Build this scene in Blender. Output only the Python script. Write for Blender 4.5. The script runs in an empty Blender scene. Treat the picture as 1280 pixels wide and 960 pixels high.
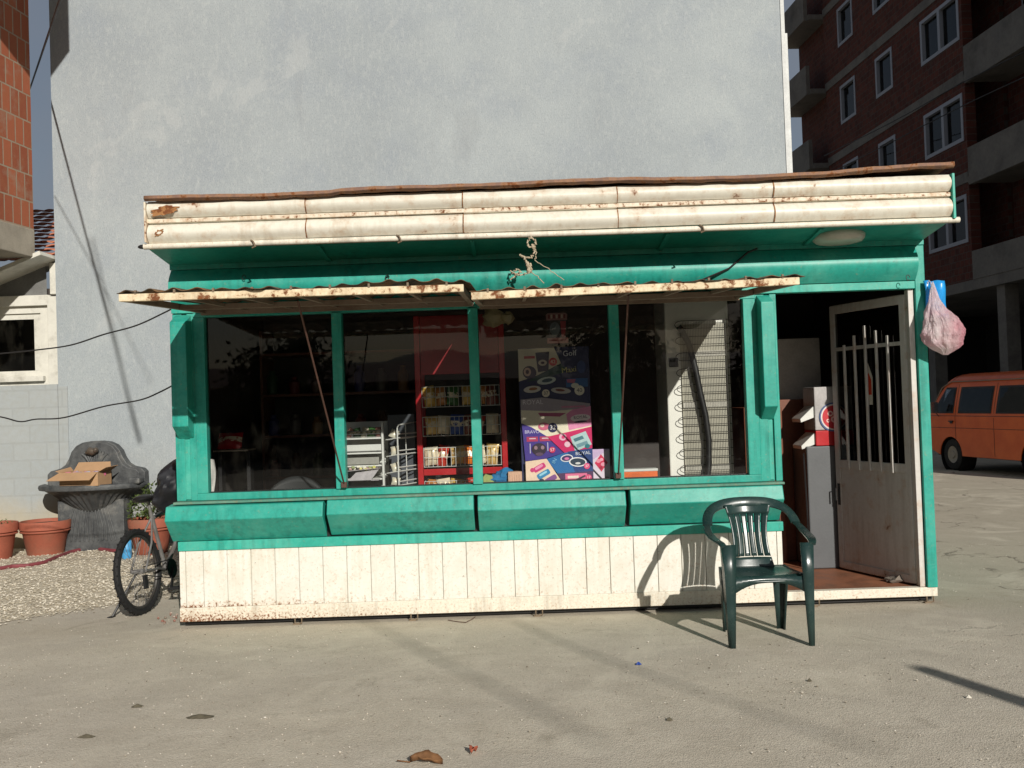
import bpy, bmesh, math, random
from mathutils import Vector, Matrix, noise
random.seed(7)
S = bpy.context.scene
COL = S.collection
rad = math.radians

# ------------------------------------------------------------------ camera
F_PX, PITCH, ROLL = 1220.0, 1.2, -1.95
CAM = Vector((0, 0, 1.6))
RM = Matrix.Rotation(rad(90 + PITCH), 3, 'X') @ Matrix.Rotation(rad(ROLL), 3, 'Z')
cd = bpy.data.cameras.new('camera'); cam = bpy.data.objects.new('camera', cd); COL.objects.link(cam)
cam.matrix_world = Matrix.Translation(CAM) @ RM.to_4x4()
cd.sensor_width = 36; cd.lens = 36 * F_PX / 1280; cd.clip_end = 2000; cd.clip_start = 0.05
S.camera = cam

def ray(px, py): return RM @ Vector(((px - 640) / F_PX, (480 - py) / F_PX, -1))
def at(px, py, Y):
    d = ray(px, py); return CAM + d * (Y / d.y)
def gnd(px, py, z=0.0):
    d = ray(px, py); return CAM + d * ((z - 1.6) / d.z)

# ------------------------------------------------------------------ colour and materials
def L(r, g, b):
    f = lambda v: ((v / 255) / 12.92 if v / 255 <= .04045 else ((v / 255 + .055) / 1.055) ** 2.4)
    return (f(r), f(g), f(b), 1)
class NT:
    def __init__(s, name):
        s.m = bpy.data.materials.new(name); s.m.use_nodes = True
        s.t = s.m.node_tree; s.b = s.t.nodes['Principled BSDF']; s._pos = None
        s.out = s.t.nodes['Material Output']
    def n(s, typ, **kw):
        x = s.t.nodes.new(typ)
        for k, v in kw.items():
            if k.startswith('i_'):
                key = k[2:]
                key = int(key) if key.isdigit() else key.replace('_', ' ')
                s.set(x.inputs[key], v)
            else: setattr(x, k, v)
        return x
    def set(s, sock, v):
        if isinstance(v, bpy.types.NodeSocket): s.t.links.new(v, sock)
        else: sock.default_value = v
    def pos(s):
        if s._pos is None: s._pos = s.n('ShaderNodeNewGeometry').outputs['Position']
        return s._pos
    def mapped(s, sc=(1, 1, 1), rot=(0, 0, 0)):
        return s.n('ShaderNodeMapping', i_Vector=s.pos(), i_Scale=sc, i_Rotation=rot).outputs[0]
    def noise(s, scale, detail=4, rough=.55, vec=None, dist=0):
        return s.n('ShaderNodeTexNoise', i_Vector=vec or s.pos(), i_Scale=scale, i_Detail=detail, i_Roughness=rough, i_Distortion=dist).outputs['Fac']
    def ramp(s, fac, a, b, ca=0.0, cb=1.0):
        return s.n('ShaderNodeMapRange', i_Value=fac, i_From_Min=a, i_From_Max=b, i_To_Min=ca, i_To_Max=cb).outputs[0]
    def math(s, op, a, b=0.0, c=0.0):
        x = s.n('ShaderNodeMath', operation=op); s.set(x.inputs[0], a); s.set(x.inputs[1], b); s.set(x.inputs[2], c); return x.outputs[0]
    def mix(s, fac, a, b, mode='MIX'):
        x = s.n('ShaderNodeMix', data_type='RGBA', blend_type=mode)
        s.set(x.inputs[0], fac); s.set(x.inputs[6], a); s.set(x.inputs[7], b); return x.outputs[2]
    def xyz(s):
        x = s.n('ShaderNodeSeparateXYZ', i_Vector=s.pos()); return x.outputs
    def bump(s, h, strength=.3, dist=.01):
        s.set(s.b.inputs['Normal'], s.n('ShaderNodeBump', i_Height=h, i_Strength=strength, i_Distance=dist).outputs[0])
    def fin(s, col, rough=.6, metal=0.0, spec=.5):
        s.set(s.b.inputs['Base Color'], col); s.set(s.b.inputs['Roughness'], rough); s.set(s.b.inputs['Metallic'], metal)
        s.b.inputs['Specular IOR Level'].default_value = spec
        return s.m
def simple(name, col, rough=.6, metal=0.0, var=.25, scale=6, bump=.15, spec=.5, dirt=None):
    t = NT(name)
    n1 = t.noise(scale, 5); n2 = t.noise(scale * 9, 3)
    k = t.math('ADD', t.math('MULTIPLY', n1, .65), t.math('MULTIPLY', n2, .35))
    f = t.ramp(k, .3, .7, 1 - var, 1 + var)
    c = t.mix(1.0, col, t.n('ShaderNodeCombineXYZ', i_X=f, i_Y=f, i_Z=f).outputs[0], 'MULTIPLY')
    if dirt: c = t.mix(t.ramp(t.noise(scale * .6, 6, .65), .5, .72, 0, .7), c, dirt)
    if bump: t.bump(n2, bump, .004)
    return t.fin(c, t.ramp(n1, .3, .7, rough * .85, min(1, rough * 1.15)), metal, spec)
RUST = L(140, 84, 46); RUSTD = L(84, 52, 34)
def paint(name, col, rust=.5, fade=None, rough=.5, rscale=5.0, streak=None, low=None, var=.12, dirt=L(90, 80, 62), dirtamt=.4, left=False, spec=.4):
    """weathered enamel on sheet metal; rust = coverage, low=(z0,z1) more rust towards z0"""
    t = NT(name); z = t.xyz()[2]
    n1 = t.noise(2.2, 5); n2 = t.noise(40, 4)
    nr = t.noise(rscale, 9, .68, vec=t.mapped((1, 1, 1.0)))
    st = t.noise(14, 4, .6, vec=t.mapped((1.6, 1.6, .12)))
    f = t.ramp(t.math('ADD', t.math('MULTIPLY', n1, .6), t.math('MULTIPLY', n2, .4)), .3, .7, 1 - var, 1 + var)
    c = t.mix(1.0, col, t.n('ShaderNodeCombineXYZ', i_X=f, i_Y=f, i_Z=f).outputs[0], 'MULTIPLY')
    c = t.mix(t.ramp(t.math('MULTIPLY', st, n1), .24, .42, 0, dirtamt), c, dirt)
    if fade:
        c = t.mix(t.ramp(t.noise(3.3, 7, .68), .46, .68, 0, .6), c, fade)
        c = t.mix(t.ramp(t.noise(75, 4, .7, vec=t.mapped((.25, 1, 1))), .58, .7, 0, .35), c, fade)
        ch = t.ramp(t.noise(30, 6, .75), .665, .69); c = t.mix(t.math('MULTIPLY', ch, .85), c, L(70, 66, 52))
    th = .72 - rust * .25
    k = nr
    if low:
        g = t.ramp(z, low[0], low[1], .17, 0)
        if left: g = t.math('MULTIPLY', g, t.ramp(t.xyz()[0], -2.6, -.6, 1.6, .3))
        k = t.math('ADD', k, g)
    m = t.ramp(k, th, th + .07)
    stain = t.ramp(k, th - .13, th + .05, 0, .45)
    c = t.mix(stain, c, L(176, 128, 78))
    c = t.mix(m, c, t.mix(n2, RUSTD, RUST))
    t.bump(t.math('ADD', t.math('MULTIPLY', n2, .5), t.math('ADD', t.math('MULTIPLY', m, .8), t.math('MULTIPLY', t.noise(2.6, 2), 5.0))), .25, .004)
    return t.fin(c, t.math('ADD', rough, t.math('MULTIPLY', m, .3)), 0, spec)

TEAL_C = L(40, 154, 138)
TEAL = paint('teal_paint', TEAL_C, fade=L(84, 172, 154), rust=-.02, rough=.42, var=.20, dirt=L(18, 88, 78), dirtamt=.55, rscale=34)
TEALP = paint('teal_pale_paint', L(50, 164, 146), fade=L(96, 178, 160), rust=.04, rough=.45, var=.20, dirt=L(28, 100, 88), dirtamt=.5, rscale=34)
CREAM = paint('cream_paint', L(220, 216, 202), rust=.36, rough=.42, var=.06, rscale=7.0, dirt=L(158, 138, 108), dirtamt=.32)
PLANK = paint('cream_plank_paint', L(224, 222, 212), fade=L(206, 200, 184), rust=.2, rough=.5, var=.07, rscale=50, low=(.13, .22), left=True, dirt=L(170, 155, 120), dirtamt=.3)
RAILC = paint('cream_rail_paint', L(224, 218, 202), rust=.30, rough=.5, var=.07, rscale=60, low=(.02, .17), left=True)
RUSTY = paint('rusty_cream_paint', L(226, 212, 180), rust=.78, rough=.6, rscale=16)
VRUST = paint('rusty_brown_sheet', L(124, 94, 80), rust=.72, rough=.75, rscale=16, var=.25)
RUSTP = paint('flaking_rust', L(150, 104, 64), rust=1.05, rough=.8, rscale=26, var=.4)
DOORC = paint('door_white_paint', L(200, 196, 190), rust=.22, rough=.5, rscale=8, low=(.1, .25), dirt=L(140, 128, 116), dirtamt=.4)
BLACKM = simple('black_steel', L(26, 25, 25), .5)
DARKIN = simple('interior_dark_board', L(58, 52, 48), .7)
WOODIN = simple('brown_veneer', L(112, 62, 38), .5, var=.3, scale=4)
FLOORW = simple('red_brown_floor', L(142, 92, 66), .6, var=.3, scale=7, dirt=L(96, 74, 58))
REDM = simple('red_enamel', L(176, 22, 30), .35, var=.12)
WHITEM = simple('white_enamel', L(212, 212, 206), .4, var=.08)
CHROME = simple('grey_wire', L(176, 176, 172), .35, .6, var=.1)
GREYM = simple('grey_cabinet_metal', L(88, 90, 92), .5, var=.1)
RUBBER = simple('black_rubber', L(22, 22, 23), .8, var=.2, scale=30)
def flat(name, col, rough=.5):
    return simple(name, col, rough, var=.13, scale=7, bump=0)
_fc = {}
def F(r, g, b, rough=.45):
    k = (r, g, b, rough)
    if k not in _fc: _fc[k] = flat('print_%d_%d_%d' % (r, g, b), L(r, g, b), rough)
    return _fc[k]

def glass_mat(name, tint=(.93, .95, .95, 1), boost=1.15, dirt=.04):
    t = NT(name); t.t.nodes.remove(t.b)
    fr = t.n('ShaderNodeFresnel', i_IOR=1.5).outputs[0]
    tr = t.n('ShaderNodeBsdfTransparent', i_Color=tint).outputs[0]
    gl = t.n('ShaderNodeBsdfGlossy', i_Roughness=.015).outputs[0]
    df = t.n('ShaderNodeBsdfDiffuse', i_Color=L(150, 145, 130)).outputs[0]
    nb = t.n('ShaderNodeBump', i_Height=t.noise(1.3, 2), i_Strength=.06, i_Distance=.02).outputs[0]
    t.set(t.t.nodes[-1].inputs[0] if False else gl.node.inputs['Normal'], nb)
    dm = t.ramp(t.noise(7, 7, .7, vec=t.mapped((1, 1, .5))), .5, .8, 0, dirt)
    a = t.n('ShaderNodeMixShader', i_0=dm); t.set(a.inputs[1], tr); t.set(a.inputs[2], df)
    m = t.n('ShaderNodeMixShader', i_0=t.math('MULTIPLY', fr, boost)); t.set(m.inputs[1], a.outputs[0]); t.set(m.inputs[2], gl)
    t.set(t.out.inputs[0], m.outputs[0]); return t.m
GLASS = glass_mat('window_glass')
DOORG = glass_mat('dim_door_glass', (.3, .3, .3, 1), .05, .03)
DGLASS = glass_mat('dark_window_glass', (.25, .27, .28, 1), .8, .06)

# ------------------------------------------------------------------ mesh building
BASE = {}
def gloc(o):
    v = Vector((0, 0, 0))
    while o: v += o.location; o = o.parent
    return v
class MB:
    def __init__(s): s.v = []; s.f = []; s.mi = []; s.mats = []; s.cur = 0
    def use(s, m):
        if m not in s.mats: s.mats.append(m)
        s.cur = s.mats.index(m); return s
    def add(s, vs, fs):
        o = len(s.v); s.v += [tuple(v) for v in vs]
        for f in fs: s.f.append([i + o for i in f]); s.mi.append(s.cur)
        return s
    def box(s, x0, y0, z0, x1, y1, z1, M=None):
        vs = [Vector(p) for p in ((x0,y0,z0),(x1,y0,z0),(x1,y1,z0),(x0,y1,z0),(x0,y0,z1),(x1,y0,z1),(x1,y1,z1),(x0,y1,z1))]
        if M is not None: vs = [M @ v for v in vs]
        return s.add(vs, [(0,3,2,1),(4,5,6,7),(0,1,5,4),(1,2,6,5),(2,3,7,6),(3,0,4,7)])
    def bar(s, p, q, w, h, up=(0, 0, 1)):
        p, q = Vector(p), Vector(q); d = (q - p); ln = d.length; d.normalize()
        u = Vector(up)
        if abs(d.dot(u)) > .98: u = Vector((0, 1, 0))
        x = d.cross(u).normalized(); z = x.cross(d).normalized()
        vs = []
        for c in (p, q):
            for a, b in ((-1,-1),(1,-1),(1,1),(-1,1)): vs.append(c + x * a * w / 2 + z * b * h / 2)
        return s.add(vs, [(0,1,2,3),(7,6,5,4),(0,4,5,1),(1,5,6,2),(2,6,7,3),(3,7,4,0)])
    def tube(s, pts, r, n=6, closed=False, cap=True, up=None):
        pts = [Vector(p) for p in pts]; k = len(pts); rs = r if isinstance(r, (list, tuple)) else [r] * k
        vs = []; ref = None
        for i, p in enumerate(pts):
            a = pts[(i - 1) % k] if (closed or i > 0) else p
            b = pts[(i + 1) % k] if (closed or i < k - 1) else p
            d = (b - a).normalized()
            if ref is None:
                ref = Vector((0, 0, 1)) if abs(d.z) < .9 else Vector((1, 0, 0))
            x = d.cross(ref).normalized(); y = x.cross(d).normalized(); ref = y
            for j in range(n):
                t = 2 * math.pi * j / n; vs.append(p + (x * math.cos(t) + y * math.sin(t)) * rs[i])
        fs = []
        for i in range(k if closed else k - 1):
            for j in range(n):
                a, b = i * n + j, i * n + (j + 1) % n; c, d = ((i + 1) % k) * n + (j + 1) % n, ((i + 1) % k) * n + j
                fs.append((a, b, c, d))
        if cap and not closed: fs += [tuple(range(n))[::-1], tuple(range((k - 1) * n, k * n))]
        return s.add(vs, fs)
    def prism_x(s, prof, x0, x1, seg=1):
        """profile of (y,z) swept along x"""
        n = len(prof); vs = []
        for i in range(seg + 1):
            x = x0 + (x1 - x0) * i / seg
            vs += [(x, p[0], p[1]) for p in prof]
        fs = [tuple(range(n))[::-1], tuple(range(seg * n, seg * n + n))]
        for i in range(seg):
            for j in range(n): fs.append((i*n+j, i*n+(j+1) % n, (i+1)*n+(j+1) % n, (i+1)*n+j))
        return s.add(vs, fs)
    def plate(s, poly, y0, y1):
        """polygon of (x,z) thickened along y"""
        n = len(poly)
        return s.add([(p[0], y0, p[1]) for p in poly] + [(p[0], y1, p[1]) for p in poly],
                     [tuple(range(n)), tuple(range(n, 2*n))[::-1]] + [(j, n + j, n + (j+1) % n, (j+1) % n) for j in range(n)])
    def flatpoly(s, poly, y):
        return s.add([(p[0], y, p[1]) for p in poly], [tuple(range(len(poly)))])
    def lathe(s, prof, c, n=20, a0=0, a1=2*math.pi, M=None, rib=0, nr=0):
        full = abs(a1 - a0 - 2 * math.pi) < 1e-6; k = n if full else n + 1; vs = []
        for r, z in prof:
            for j in range(k):
                t = a0 + (a1 - a0) * j / n; rr = r * (1 + rib * math.cos(nr * t))
                v = Vector((rr * math.cos(t), rr * math.sin(t), z)); vs.append(((M @ v) if M is not None else v) + Vector(c))
        fs = []
        for i in range(len(prof) - 1):
            for j in range(n):
                b = (j + 1) % k; fs.append((i*k+j, i*k+b, (i+1)*k+b, (i+1)*k+j))
        return s.add(vs, fs)
    def grid(s, fn, nu, nv):
        vs = [fn(i / nu, j / nv) for j in range(nv + 1) for i in range(nu + 1)]
        fs = [(j*(nu+1)+i, j*(nu+1)+i+1, (j+1)*(nu+1)+i+1, (j+1)*(nu+1)+i) for j in range(nv) for i in range(nu)]
        return s.add(vs, fs)
    def ball(s, c, rx, ry, rz, nu=12, nv=8, jit=0, seed=0):
        vs = []
        for j in range(nv + 1):
            ph = math.pi * j / nv
            for i in range(nu):
                t = 2 * math.pi * i / nu; d = Vector((math.sin(ph)*math.cos(t), math.sin(ph)*math.sin(t), math.cos(ph)))
                k = 1 + (jit * noise.noise(d * 1.7 + Vector((seed, seed * 2.3, 0))) if jit else 0)
                vs.append((c[0] + d.x*rx*k, c[1] + d.y*ry*k, c[2] + d.z*rz*k))
        return s.add(vs, [(j*nu+i, (j+1)*nu+i, (j+1)*nu+(i+1) % nu, j*nu+(i+1) % nu) for j in range(nv) for i in range(nu)])
    def build(s, name, m=None, parent=None, bevel=0, smooth=False, solid=0, local=False, weld=True, sub=0):
        off = Vector((0, 0, 0)) if (local or parent is None) else gloc(parent)
        me = bpy.data.meshes.new(name)
        me.from_pydata([(v[0]-off.x, v[1]-off.y, v[2]-off.z) for v in s.v], [], s.f)
        mats = s.mats or [m]
        for x in mats: me.materials.append(x)
        if len(mats) > 1: me.polygons.foreach_set('material_index', s.mi)
        bm = bmesh.new(); bm.from_mesh(me)
        if weld: bmesh.ops.remove_doubles(bm, verts=bm.verts, dist=1e-5)
        if not solid and weld: bmesh.ops.recalc_face_normals(bm, faces=bm.faces)
        bm.to_mesh(me); bm.free()
        if smooth:
            me.polygons.foreach_set('use_smooth', [True] * len(me.polygons))
            if smooth != 'all':
                me.set_sharp_from_angle(angle=rad(38))
        o = bpy.data.objects.new(name, me); COL.objects.link(o)
        if parent: o.parent = parent
        if solid:
            k = o.modifiers.new('solid', 'SOLIDIFY'); k.thickness = solid; k.offset = 0
        if sub:
            k = o.modifiers.new('sub', 'SUBSURF'); k.levels = sub; k.render_levels = sub
        if bevel:
            k = o.modifiers.new('bevel', 'BEVEL'); k.width = bevel; k.segments = 2; k.limit_method = 'ANGLE'; k.angle_limit = rad(40)
        return o
def empty(name, loc, rot=(0, 0, 0)):
    o = bpy.data.objects.new(name, None); COL.objects.link(o); o.location = loc; o.rotation_euler = rot; o.empty_display_size = .1
    return o
def tag(o, label=None, cat=None, group=None, kind=None):
    if label: o['label'] = label
    if cat: o['category'] = cat
    if group: o['group'] = group
    if kind: o['kind'] = kind
    return o
def struct(o): o['kind'] = 'structure'; return o
def copy_tree(o, parent=None):
    c = o.copy(); COL.objects.link(c)
    if parent: c.parent = parent
    for ch in list(o.children): copy_tree(ch, c)
    return c
def text_mb(mb, txt, size, M, m):
    cu = bpy.data.curves.new('t', 'FONT'); cu.body = txt; cu.size = size; cu.align_x = 'CENTER'; cu.align_y = 'CENTER'; cu.resolution_u = 3
    o = bpy.data.objects.new('t', cu); COL.objects.link(o)
    bpy.context.view_layer.update()
    me = bpy.data.meshes.new_from_object(o.evaluated_get(bpy.context.evaluated_depsgraph_get()))
    mb.use(m).add([M @ v.co for v in me.vertices], [tuple(p.vertices) for p in me.polygons])
    bpy.data.objects.remove(o); bpy.data.meshes.remove(me); bpy.data.curves.remove(cu)

# ------------------------------------------------------------------ light
SUN = Vector((.36, -1, .47)).normalized()
EL = math.asin(SUN.z); AZ = math.atan2(SUN.x, SUN.y)
sl = bpy.data.lights.new('sun', 'SUN'); sl.energy = 4.4; sl.angle = rad(.53); sl.color = (1, .95, .87)
so = bpy.data.objects.new('sun', sl); COL.objects.link(so); so.rotation_euler = SUN.to_track_quat('Z', 'Y').to_euler(); so.location = (5, -10, 12)
W = bpy.data.worlds.new('World'); S.world = W; W.use_nodes = True
bg = W.node_tree.nodes['Background']; sk = W.node_tree.nodes.new('ShaderNodeTexSky'); sk.sky_type = 'NISHITA'
sk.sun_disc = False; sk.sun_elevation = EL; sk.sun_rotation = AZ; sk.air_density = 1.1; sk.dust_density = 1.5; sk.ozone_density = 1.2
_n = W.node_tree.nodes; _l = W.node_tree.links
_tc = _n.new('ShaderNodeTexCoord'); _cn = _n.new('ShaderNodeTexNoise'); _cn.inputs['Scale'].default_value = 2.6; _cn.inputs['Detail'].default_value = 7
_mr = _n.new('ShaderNodeMapRange'); _mr.inputs[1].default_value = .40; _mr.inputs[2].default_value = .62; _mr.inputs[3].default_value = .25; _mr.inputs[4].default_value = .9
_mx = _n.new('ShaderNodeMix'); _mx.data_type = 'RGBA'; _mx.inputs[7].default_value = (4.0, 4.4, 5.2, 1)
_l.new(_tc.outputs['Generated'], _cn.inputs['Vector']); _l.new(_cn.outputs['Fac'], _mr.inputs[0]); _l.new(_mr.outputs[0], _mx.inputs[0]); _l.new(sk.outputs[0], _mx.inputs[6])
_l.new(_mx.outputs[2], bg.inputs[0]); bg.inputs[1].default_value = .05
S.view_settings.view_transform = 'Standard'; S.view_settings.look = 'None'; S.view_settings.exposure = 0; S.view_settings.gamma = 1
S.render.engine = 'CYCLES'
try: S.cycles.max_bounces = 8; S.cycles.transparent_max_bounces = 12; S.cycles.use_denoising = True; S.cycles.caustics_reflective = False; S.cycles.caustics_refractive = False
except Exception: pass

# ------------------------------------------------------------------ ground
def ground_mat():
    t = NT('dusty_concrete_ground')
    x = t.xyz()
    big = t.noise(.45, 5, .6); mid = t.noise(2.2, 6, .62, dist=.4); fine = t.noise(45, 4, .6); grit = t.noise(190, 2)
    vor = t.n('ShaderNodeTexVoronoi', i_Vector=t.pos(), i_Scale=130.0).outputs['Distance']
    sw = t.noise(3, 6, .65, vec=t.mapped((.8, 2.2, 1), (0, 0, rad(38))))
    c = t.mix(t.ramp(mid, .32, .7), L(190, 181, 164), L(212, 203, 185))
    c = t.mix(t.ramp(big, .4, .65, 0, .6), c, L(186, 178, 166))
    c = t.mix(t.ramp(sw, .5, .74, 0, .35), c, L(222, 214, 199))
    # dark asphalt of the street to the right and behind
    road = t.ramp(t.math('ADD', t.math('ADD', x[0], t.math('MULTIPLY', x[1], .12)), t.math('MULTIPLY', mid, 1.4)), 4.4, 5.4)
    c = t.mix(t.math('MULTIPLY', road, .7), c, t.mix(mid, L(158, 150, 134), L(184, 175, 156)))
    # scattered stains and aggregate
    c = t.mix(t.ramp(t.noise(1.1, 7, .7, dist=.8), .58, .7, 0, .3), c, L(150, 142, 124))
    c = t.mix(t.ramp(t.noise(26, 3, .6), .6, .72, 0, .4), c, L(136, 128, 110))
    c = t.mix(t.ramp(vor, .0, .40, .55, 0), c, L(104, 98, 86))
    c = t.mix(t.ramp(t.noise(75, 5, .75), .5, .68, 0, .5), c, L(134, 127, 112))
    c = t.mix(t.ramp(t.noise(11, 8, .75), .52, .7, 0, .35), c, L(160, 151, 134))
    c = t.mix(t.ramp(t.noise(.9, 6, .62, dist=1.5), .54, .66, 0, .5), c, L(214, 206, 188))
    c = t.mix(t.ramp(t.noise(1.7, 8, .72, dist=.5), .6, .68, 0, .45), c, L(140, 132, 116))
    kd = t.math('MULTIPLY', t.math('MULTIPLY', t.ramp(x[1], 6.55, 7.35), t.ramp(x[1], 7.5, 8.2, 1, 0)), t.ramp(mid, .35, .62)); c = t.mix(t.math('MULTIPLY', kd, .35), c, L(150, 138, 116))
    c = t.mix(t.ramp(grit, .58, .74, 0, .7), c, L(222, 214, 196))
    # cracks, mostly on the right
    cv = t.n('ShaderNodeTexVoronoi', feature='DISTANCE_TO_EDGE', i_Scale=1.25)
    wv = t.n('ShaderNodeMix', data_type='VECTOR'); wv.inputs[0].default_value = .34
    t.set(wv.inputs[4], t.pos()); t.set(wv.inputs[5], t.n('ShaderNodeTexNoise', i_Vector=t.pos(), i_Scale=2.2, i_Detail=9, i_Roughness=.65).outputs['Color'])
    t.set(cv.inputs['Vector'], wv.outputs[1])
    cm = t.math('MULTIPLY', t.math('MULTIPLY', t.ramp(cv.outputs['Distance'], .002, .012, 1, 0), t.ramp(t.noise(1.4, 3), .46, .56)), t.ramp(t.math('ADD', x[0], t.math('MULTIPLY', mid, 2.2)), 3.6, 4.6))
    c = t.mix(t.math('MULTIPLY', cm, .7), c, L(92, 86, 76))
    h = t.math('ADD', t.math('MULTIPLY', fine, .5), t.math('ADD', t.math('MULTIPLY', vor, .35), t.math('MULTIPLY', grit, .3)))
    h = t.math('SUBTRACT', h, t.math('MULTIPLY', cm, 1.0))
    h = t.math('ADD', h, t.math('MULTIPLY', mid, 1.2))
    t.bump(h, .5, .012)
    return t.fin(c, .92, 0, .25)
GM = ground_mat()
def gz(x, y):
    return .012 * noise.noise(Vector((x * .5, y * .5, 0))) * (1 if abs(x) < 14 else 0)
mb = MB()
mb.add([(-600, -600, -.02), (600, -600, -.02), (600, 900, -.02), (-600, 900, -.02)], [(0, 1, 2, 3)])
GM2 = simple('far_ground', L(150, 143, 126), .95, var=.2, scale=.4)
struct(mb.build('far_ground', GM2))
mb = MB()
mb.grid(lambda u, v: (-16 + 46 * u, -8 + 62 * v, 0), 92, 124)
struct(mb.build('ground', GM))

# gravel yard on the left
def gravel_edge(x):      # y of the front edge of the gravel for a given x
    return 7.75 + (x + 4.25) * .9 + .25 * noise.noise(Vector((x * 1.7, 3, 0)))
t = NT('pale_gravel')
vg = t.n('ShaderNodeTexVoronoi', i_Vector=t.pos(), i_Scale=60.0)
cg = t.mix(t.ramp(t.noise(30, 4), .3, .7), L(184, 172, 150), L(220, 210, 190)); t.bump(vg.outputs['Distance'], .8, .02)
GRAV = t.fin(cg, .95)
mb = MB()
edge = [(x, gravel_edge(x) - .05) for x in [-9 + .15 * i for i in range(44)]]
pl = edge + [(-2.55, 12.3), (-9, 12.3)]
mb.add([(p[0], p[1], .004) for p in pl], [tuple(range(len(pl)))])
struct(mb.build('gravel_bed', GRAV))
mb = MB(); tones = [flat('stone_tone_%s' % a, c, .9) for a, c in (('a', L(212, 203, 186)), ('b', L(192, 182, 162)), ('c', L(166, 156, 138)), ('d', L(222, 214, 198)))]
for i in range(17000):
    x = random.uniform(-6.9, -2.65); ye = gravel_edge(x); y = ye - .25 + random.random() ** 1.15 * (12.25 - ye + .25)
    if y < ye and random.random() < .75: continue
    if x > -2.9 and y > 7.2 and y < 10.2: continue
    r = random.uniform(.006, .017); mb.use(random.choice(tones))
    vs = [Vector((x + r*random.uniform(.7, 1.2)*a, y + r*random.uniform(.7, 1.2)*b, .004 + r*.55*(1 + c*random.uniform(.6, 1)))) for a, b, c in ((1,0,0),(0,1,0),(-1,0,0),(0,-1,0),(0,0,1),(0,0,-1))]
    mb.add(vs, [(0,1,4),(1,2,4),(2,3,4),(3,0,4),(1,0,5),(2,1,5),(3,2,5),(0,3,5)])
o = mb.build('gravel_stones', weld=False); tag(o, 'pale loose gravel stones in the yard beside the kiosk', 'gravel', kind='stuff')

# hills behind the viewer, seen only as reflections
mb = MB()
mb.grid(lambda u, v: (-260 + 520*u, -70 - 60*v, -.5 + (1 if v > 0 else 0) * (3.2 + 5*v + 3.2*noise.noise(Vector((u*9, v*2, 5))) + 1.6*noise.noise(Vector((u*60, v*9, 2))))), 200, 6)
struct(mb.build('hills', simple('dark_wooded_hill', L(52, 58, 38), .95, var=.4, scale=.3)))

# ------------------------------------------------------------------ walls with openings
def wall_open(mb, P, u0, u1, z0, z1, thick, holes):
    """wall in a vertical plane; P(u,d,z) maps to the world; holes = (ua,ub,za,zb)"""
    us = sorted({u0, u1, *[h[0] for h in holes], *[h[1] for h in holes]}); zs = sorted({z0, z1, *[h[2] for h in holes], *[h[3] for h in holes]})
    us = [u for u in us if u0 <= u <= u1]; zs = [z for z in zs if z0 <= z <= z1]
    hole = lambda a, b: any(h[0] < a < h[1] and h[2] < b < h[3] for h in holes)
    nu, nz = len(us), len(zs)
    solid = [[not hole((us[i]+us[i+1])/2, (zs[j]+zs[j+1])/2) for j in range(nz-1)] for i in range(nu-1)]
    for i in range(nu-1):
        for j in range(nz-1):
            if not solid[i][j]: continue
            a, b, c, d = us[i], us[i+1], zs[j], zs[j+1]
            mb.add([P(a,0,c), P(b,0,c), P(b,0,d), P(a,0,d)], [(0,1,2,3)])
            mb.add([P(a,thick,c), P(b,thick,c), P(b,thick,d), P(a,thick,d)], [(3,2,1,0)])
            nb = lambda ii, jj: 0 <= ii < nu-1 and 0 <= jj < nz-1 and solid[ii][jj]
            if not nb(i-1, j): mb.add([P(a,0,c), P(a,thick,c), P(a,thick,d), P(a,0,d)], [(0,1,2,3)])
            if not nb(i+1, j): mb.add([P(b,0,c), P(b,thick,c), P(b,thick,d), P(b,0,d)], [(3,2,1,0)])
            if not nb(i, j-1): mb.add([P(a,0,c), P(b,0,c), P(b,thick,c), P(a,thick,c)], [(3,2,1,0)])
            if not nb(i, j+1): mb.add([P(a,0,d), P(b,0,d), P(b,thick,d), P(a,thick,d)], [(0,1,2,3)])

# ------------------------------------------------------------------ grey plastered building behind
t = NT('grey_plaster')
n1 = t.noise(.55, 5, .6); n2 = t.noise(110, 4, .7, vec=t.mapped((1, 1, .38))); n3 = t.noise(32, 6, .75, vec=t.mapped((1, 1, .4))); n4 = t.noise(1.6, 5)
c = t.mix(t.ramp(n1, .35, .68), L(154, 161, 165), L(170, 177, 179))
c = t.mix(t.ramp(n4, .5, .72, 0, .45), c, L(147, 155, 164))
c = t.mix(t.ramp(n2, .5, .75, 0, .75), c, L(112, 119, 124))
c = t.mix(t.ramp(n3, .5, .75, 0, .5), c, L(188, 192, 190))
c = t.mix(t.ramp(t.noise(.9, 8, .7, vec=t.mapped((1.5, 1, .35))), .56, .7, 0, .4), c, L(134, 138, 142))
c = t.mix(t.ramp(t.noise(.7, 6, .6, dist=1.2), .6, .64, 0, .25), c, L(184, 187, 186))
low = t.ramp(t.xyz()[2], .1, 1.3, .6, 0)
c = t.mix(t.math('MULTIPLY', low, t.ramp(t.noise(1.2, 5), .35, .65)), c, L(150, 132, 104))
c = t.mix(t.ramp(t.noise(3.1, 8, .75), .68, .72, 0, .5), c, L(206, 208, 204))
t.bump(t.math('ADD', n2, t.math('MULTIPLY', n3, .6)), .5, .012)
PLASTER = t.fin(c, .9, 0, .2)
root = tag(empty('plastered_building', (-1, 12.3, 0)), 'tall windowless grey plastered building rising right behind the kiosk', 'building')
GX0, GX1, GY = -5.72, 3.60, 12.3
mb = MB(); mb.box(GX0, GY, 0, GX1, 24, 11.5); mb.build('wall', PLASTER, root)
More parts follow.
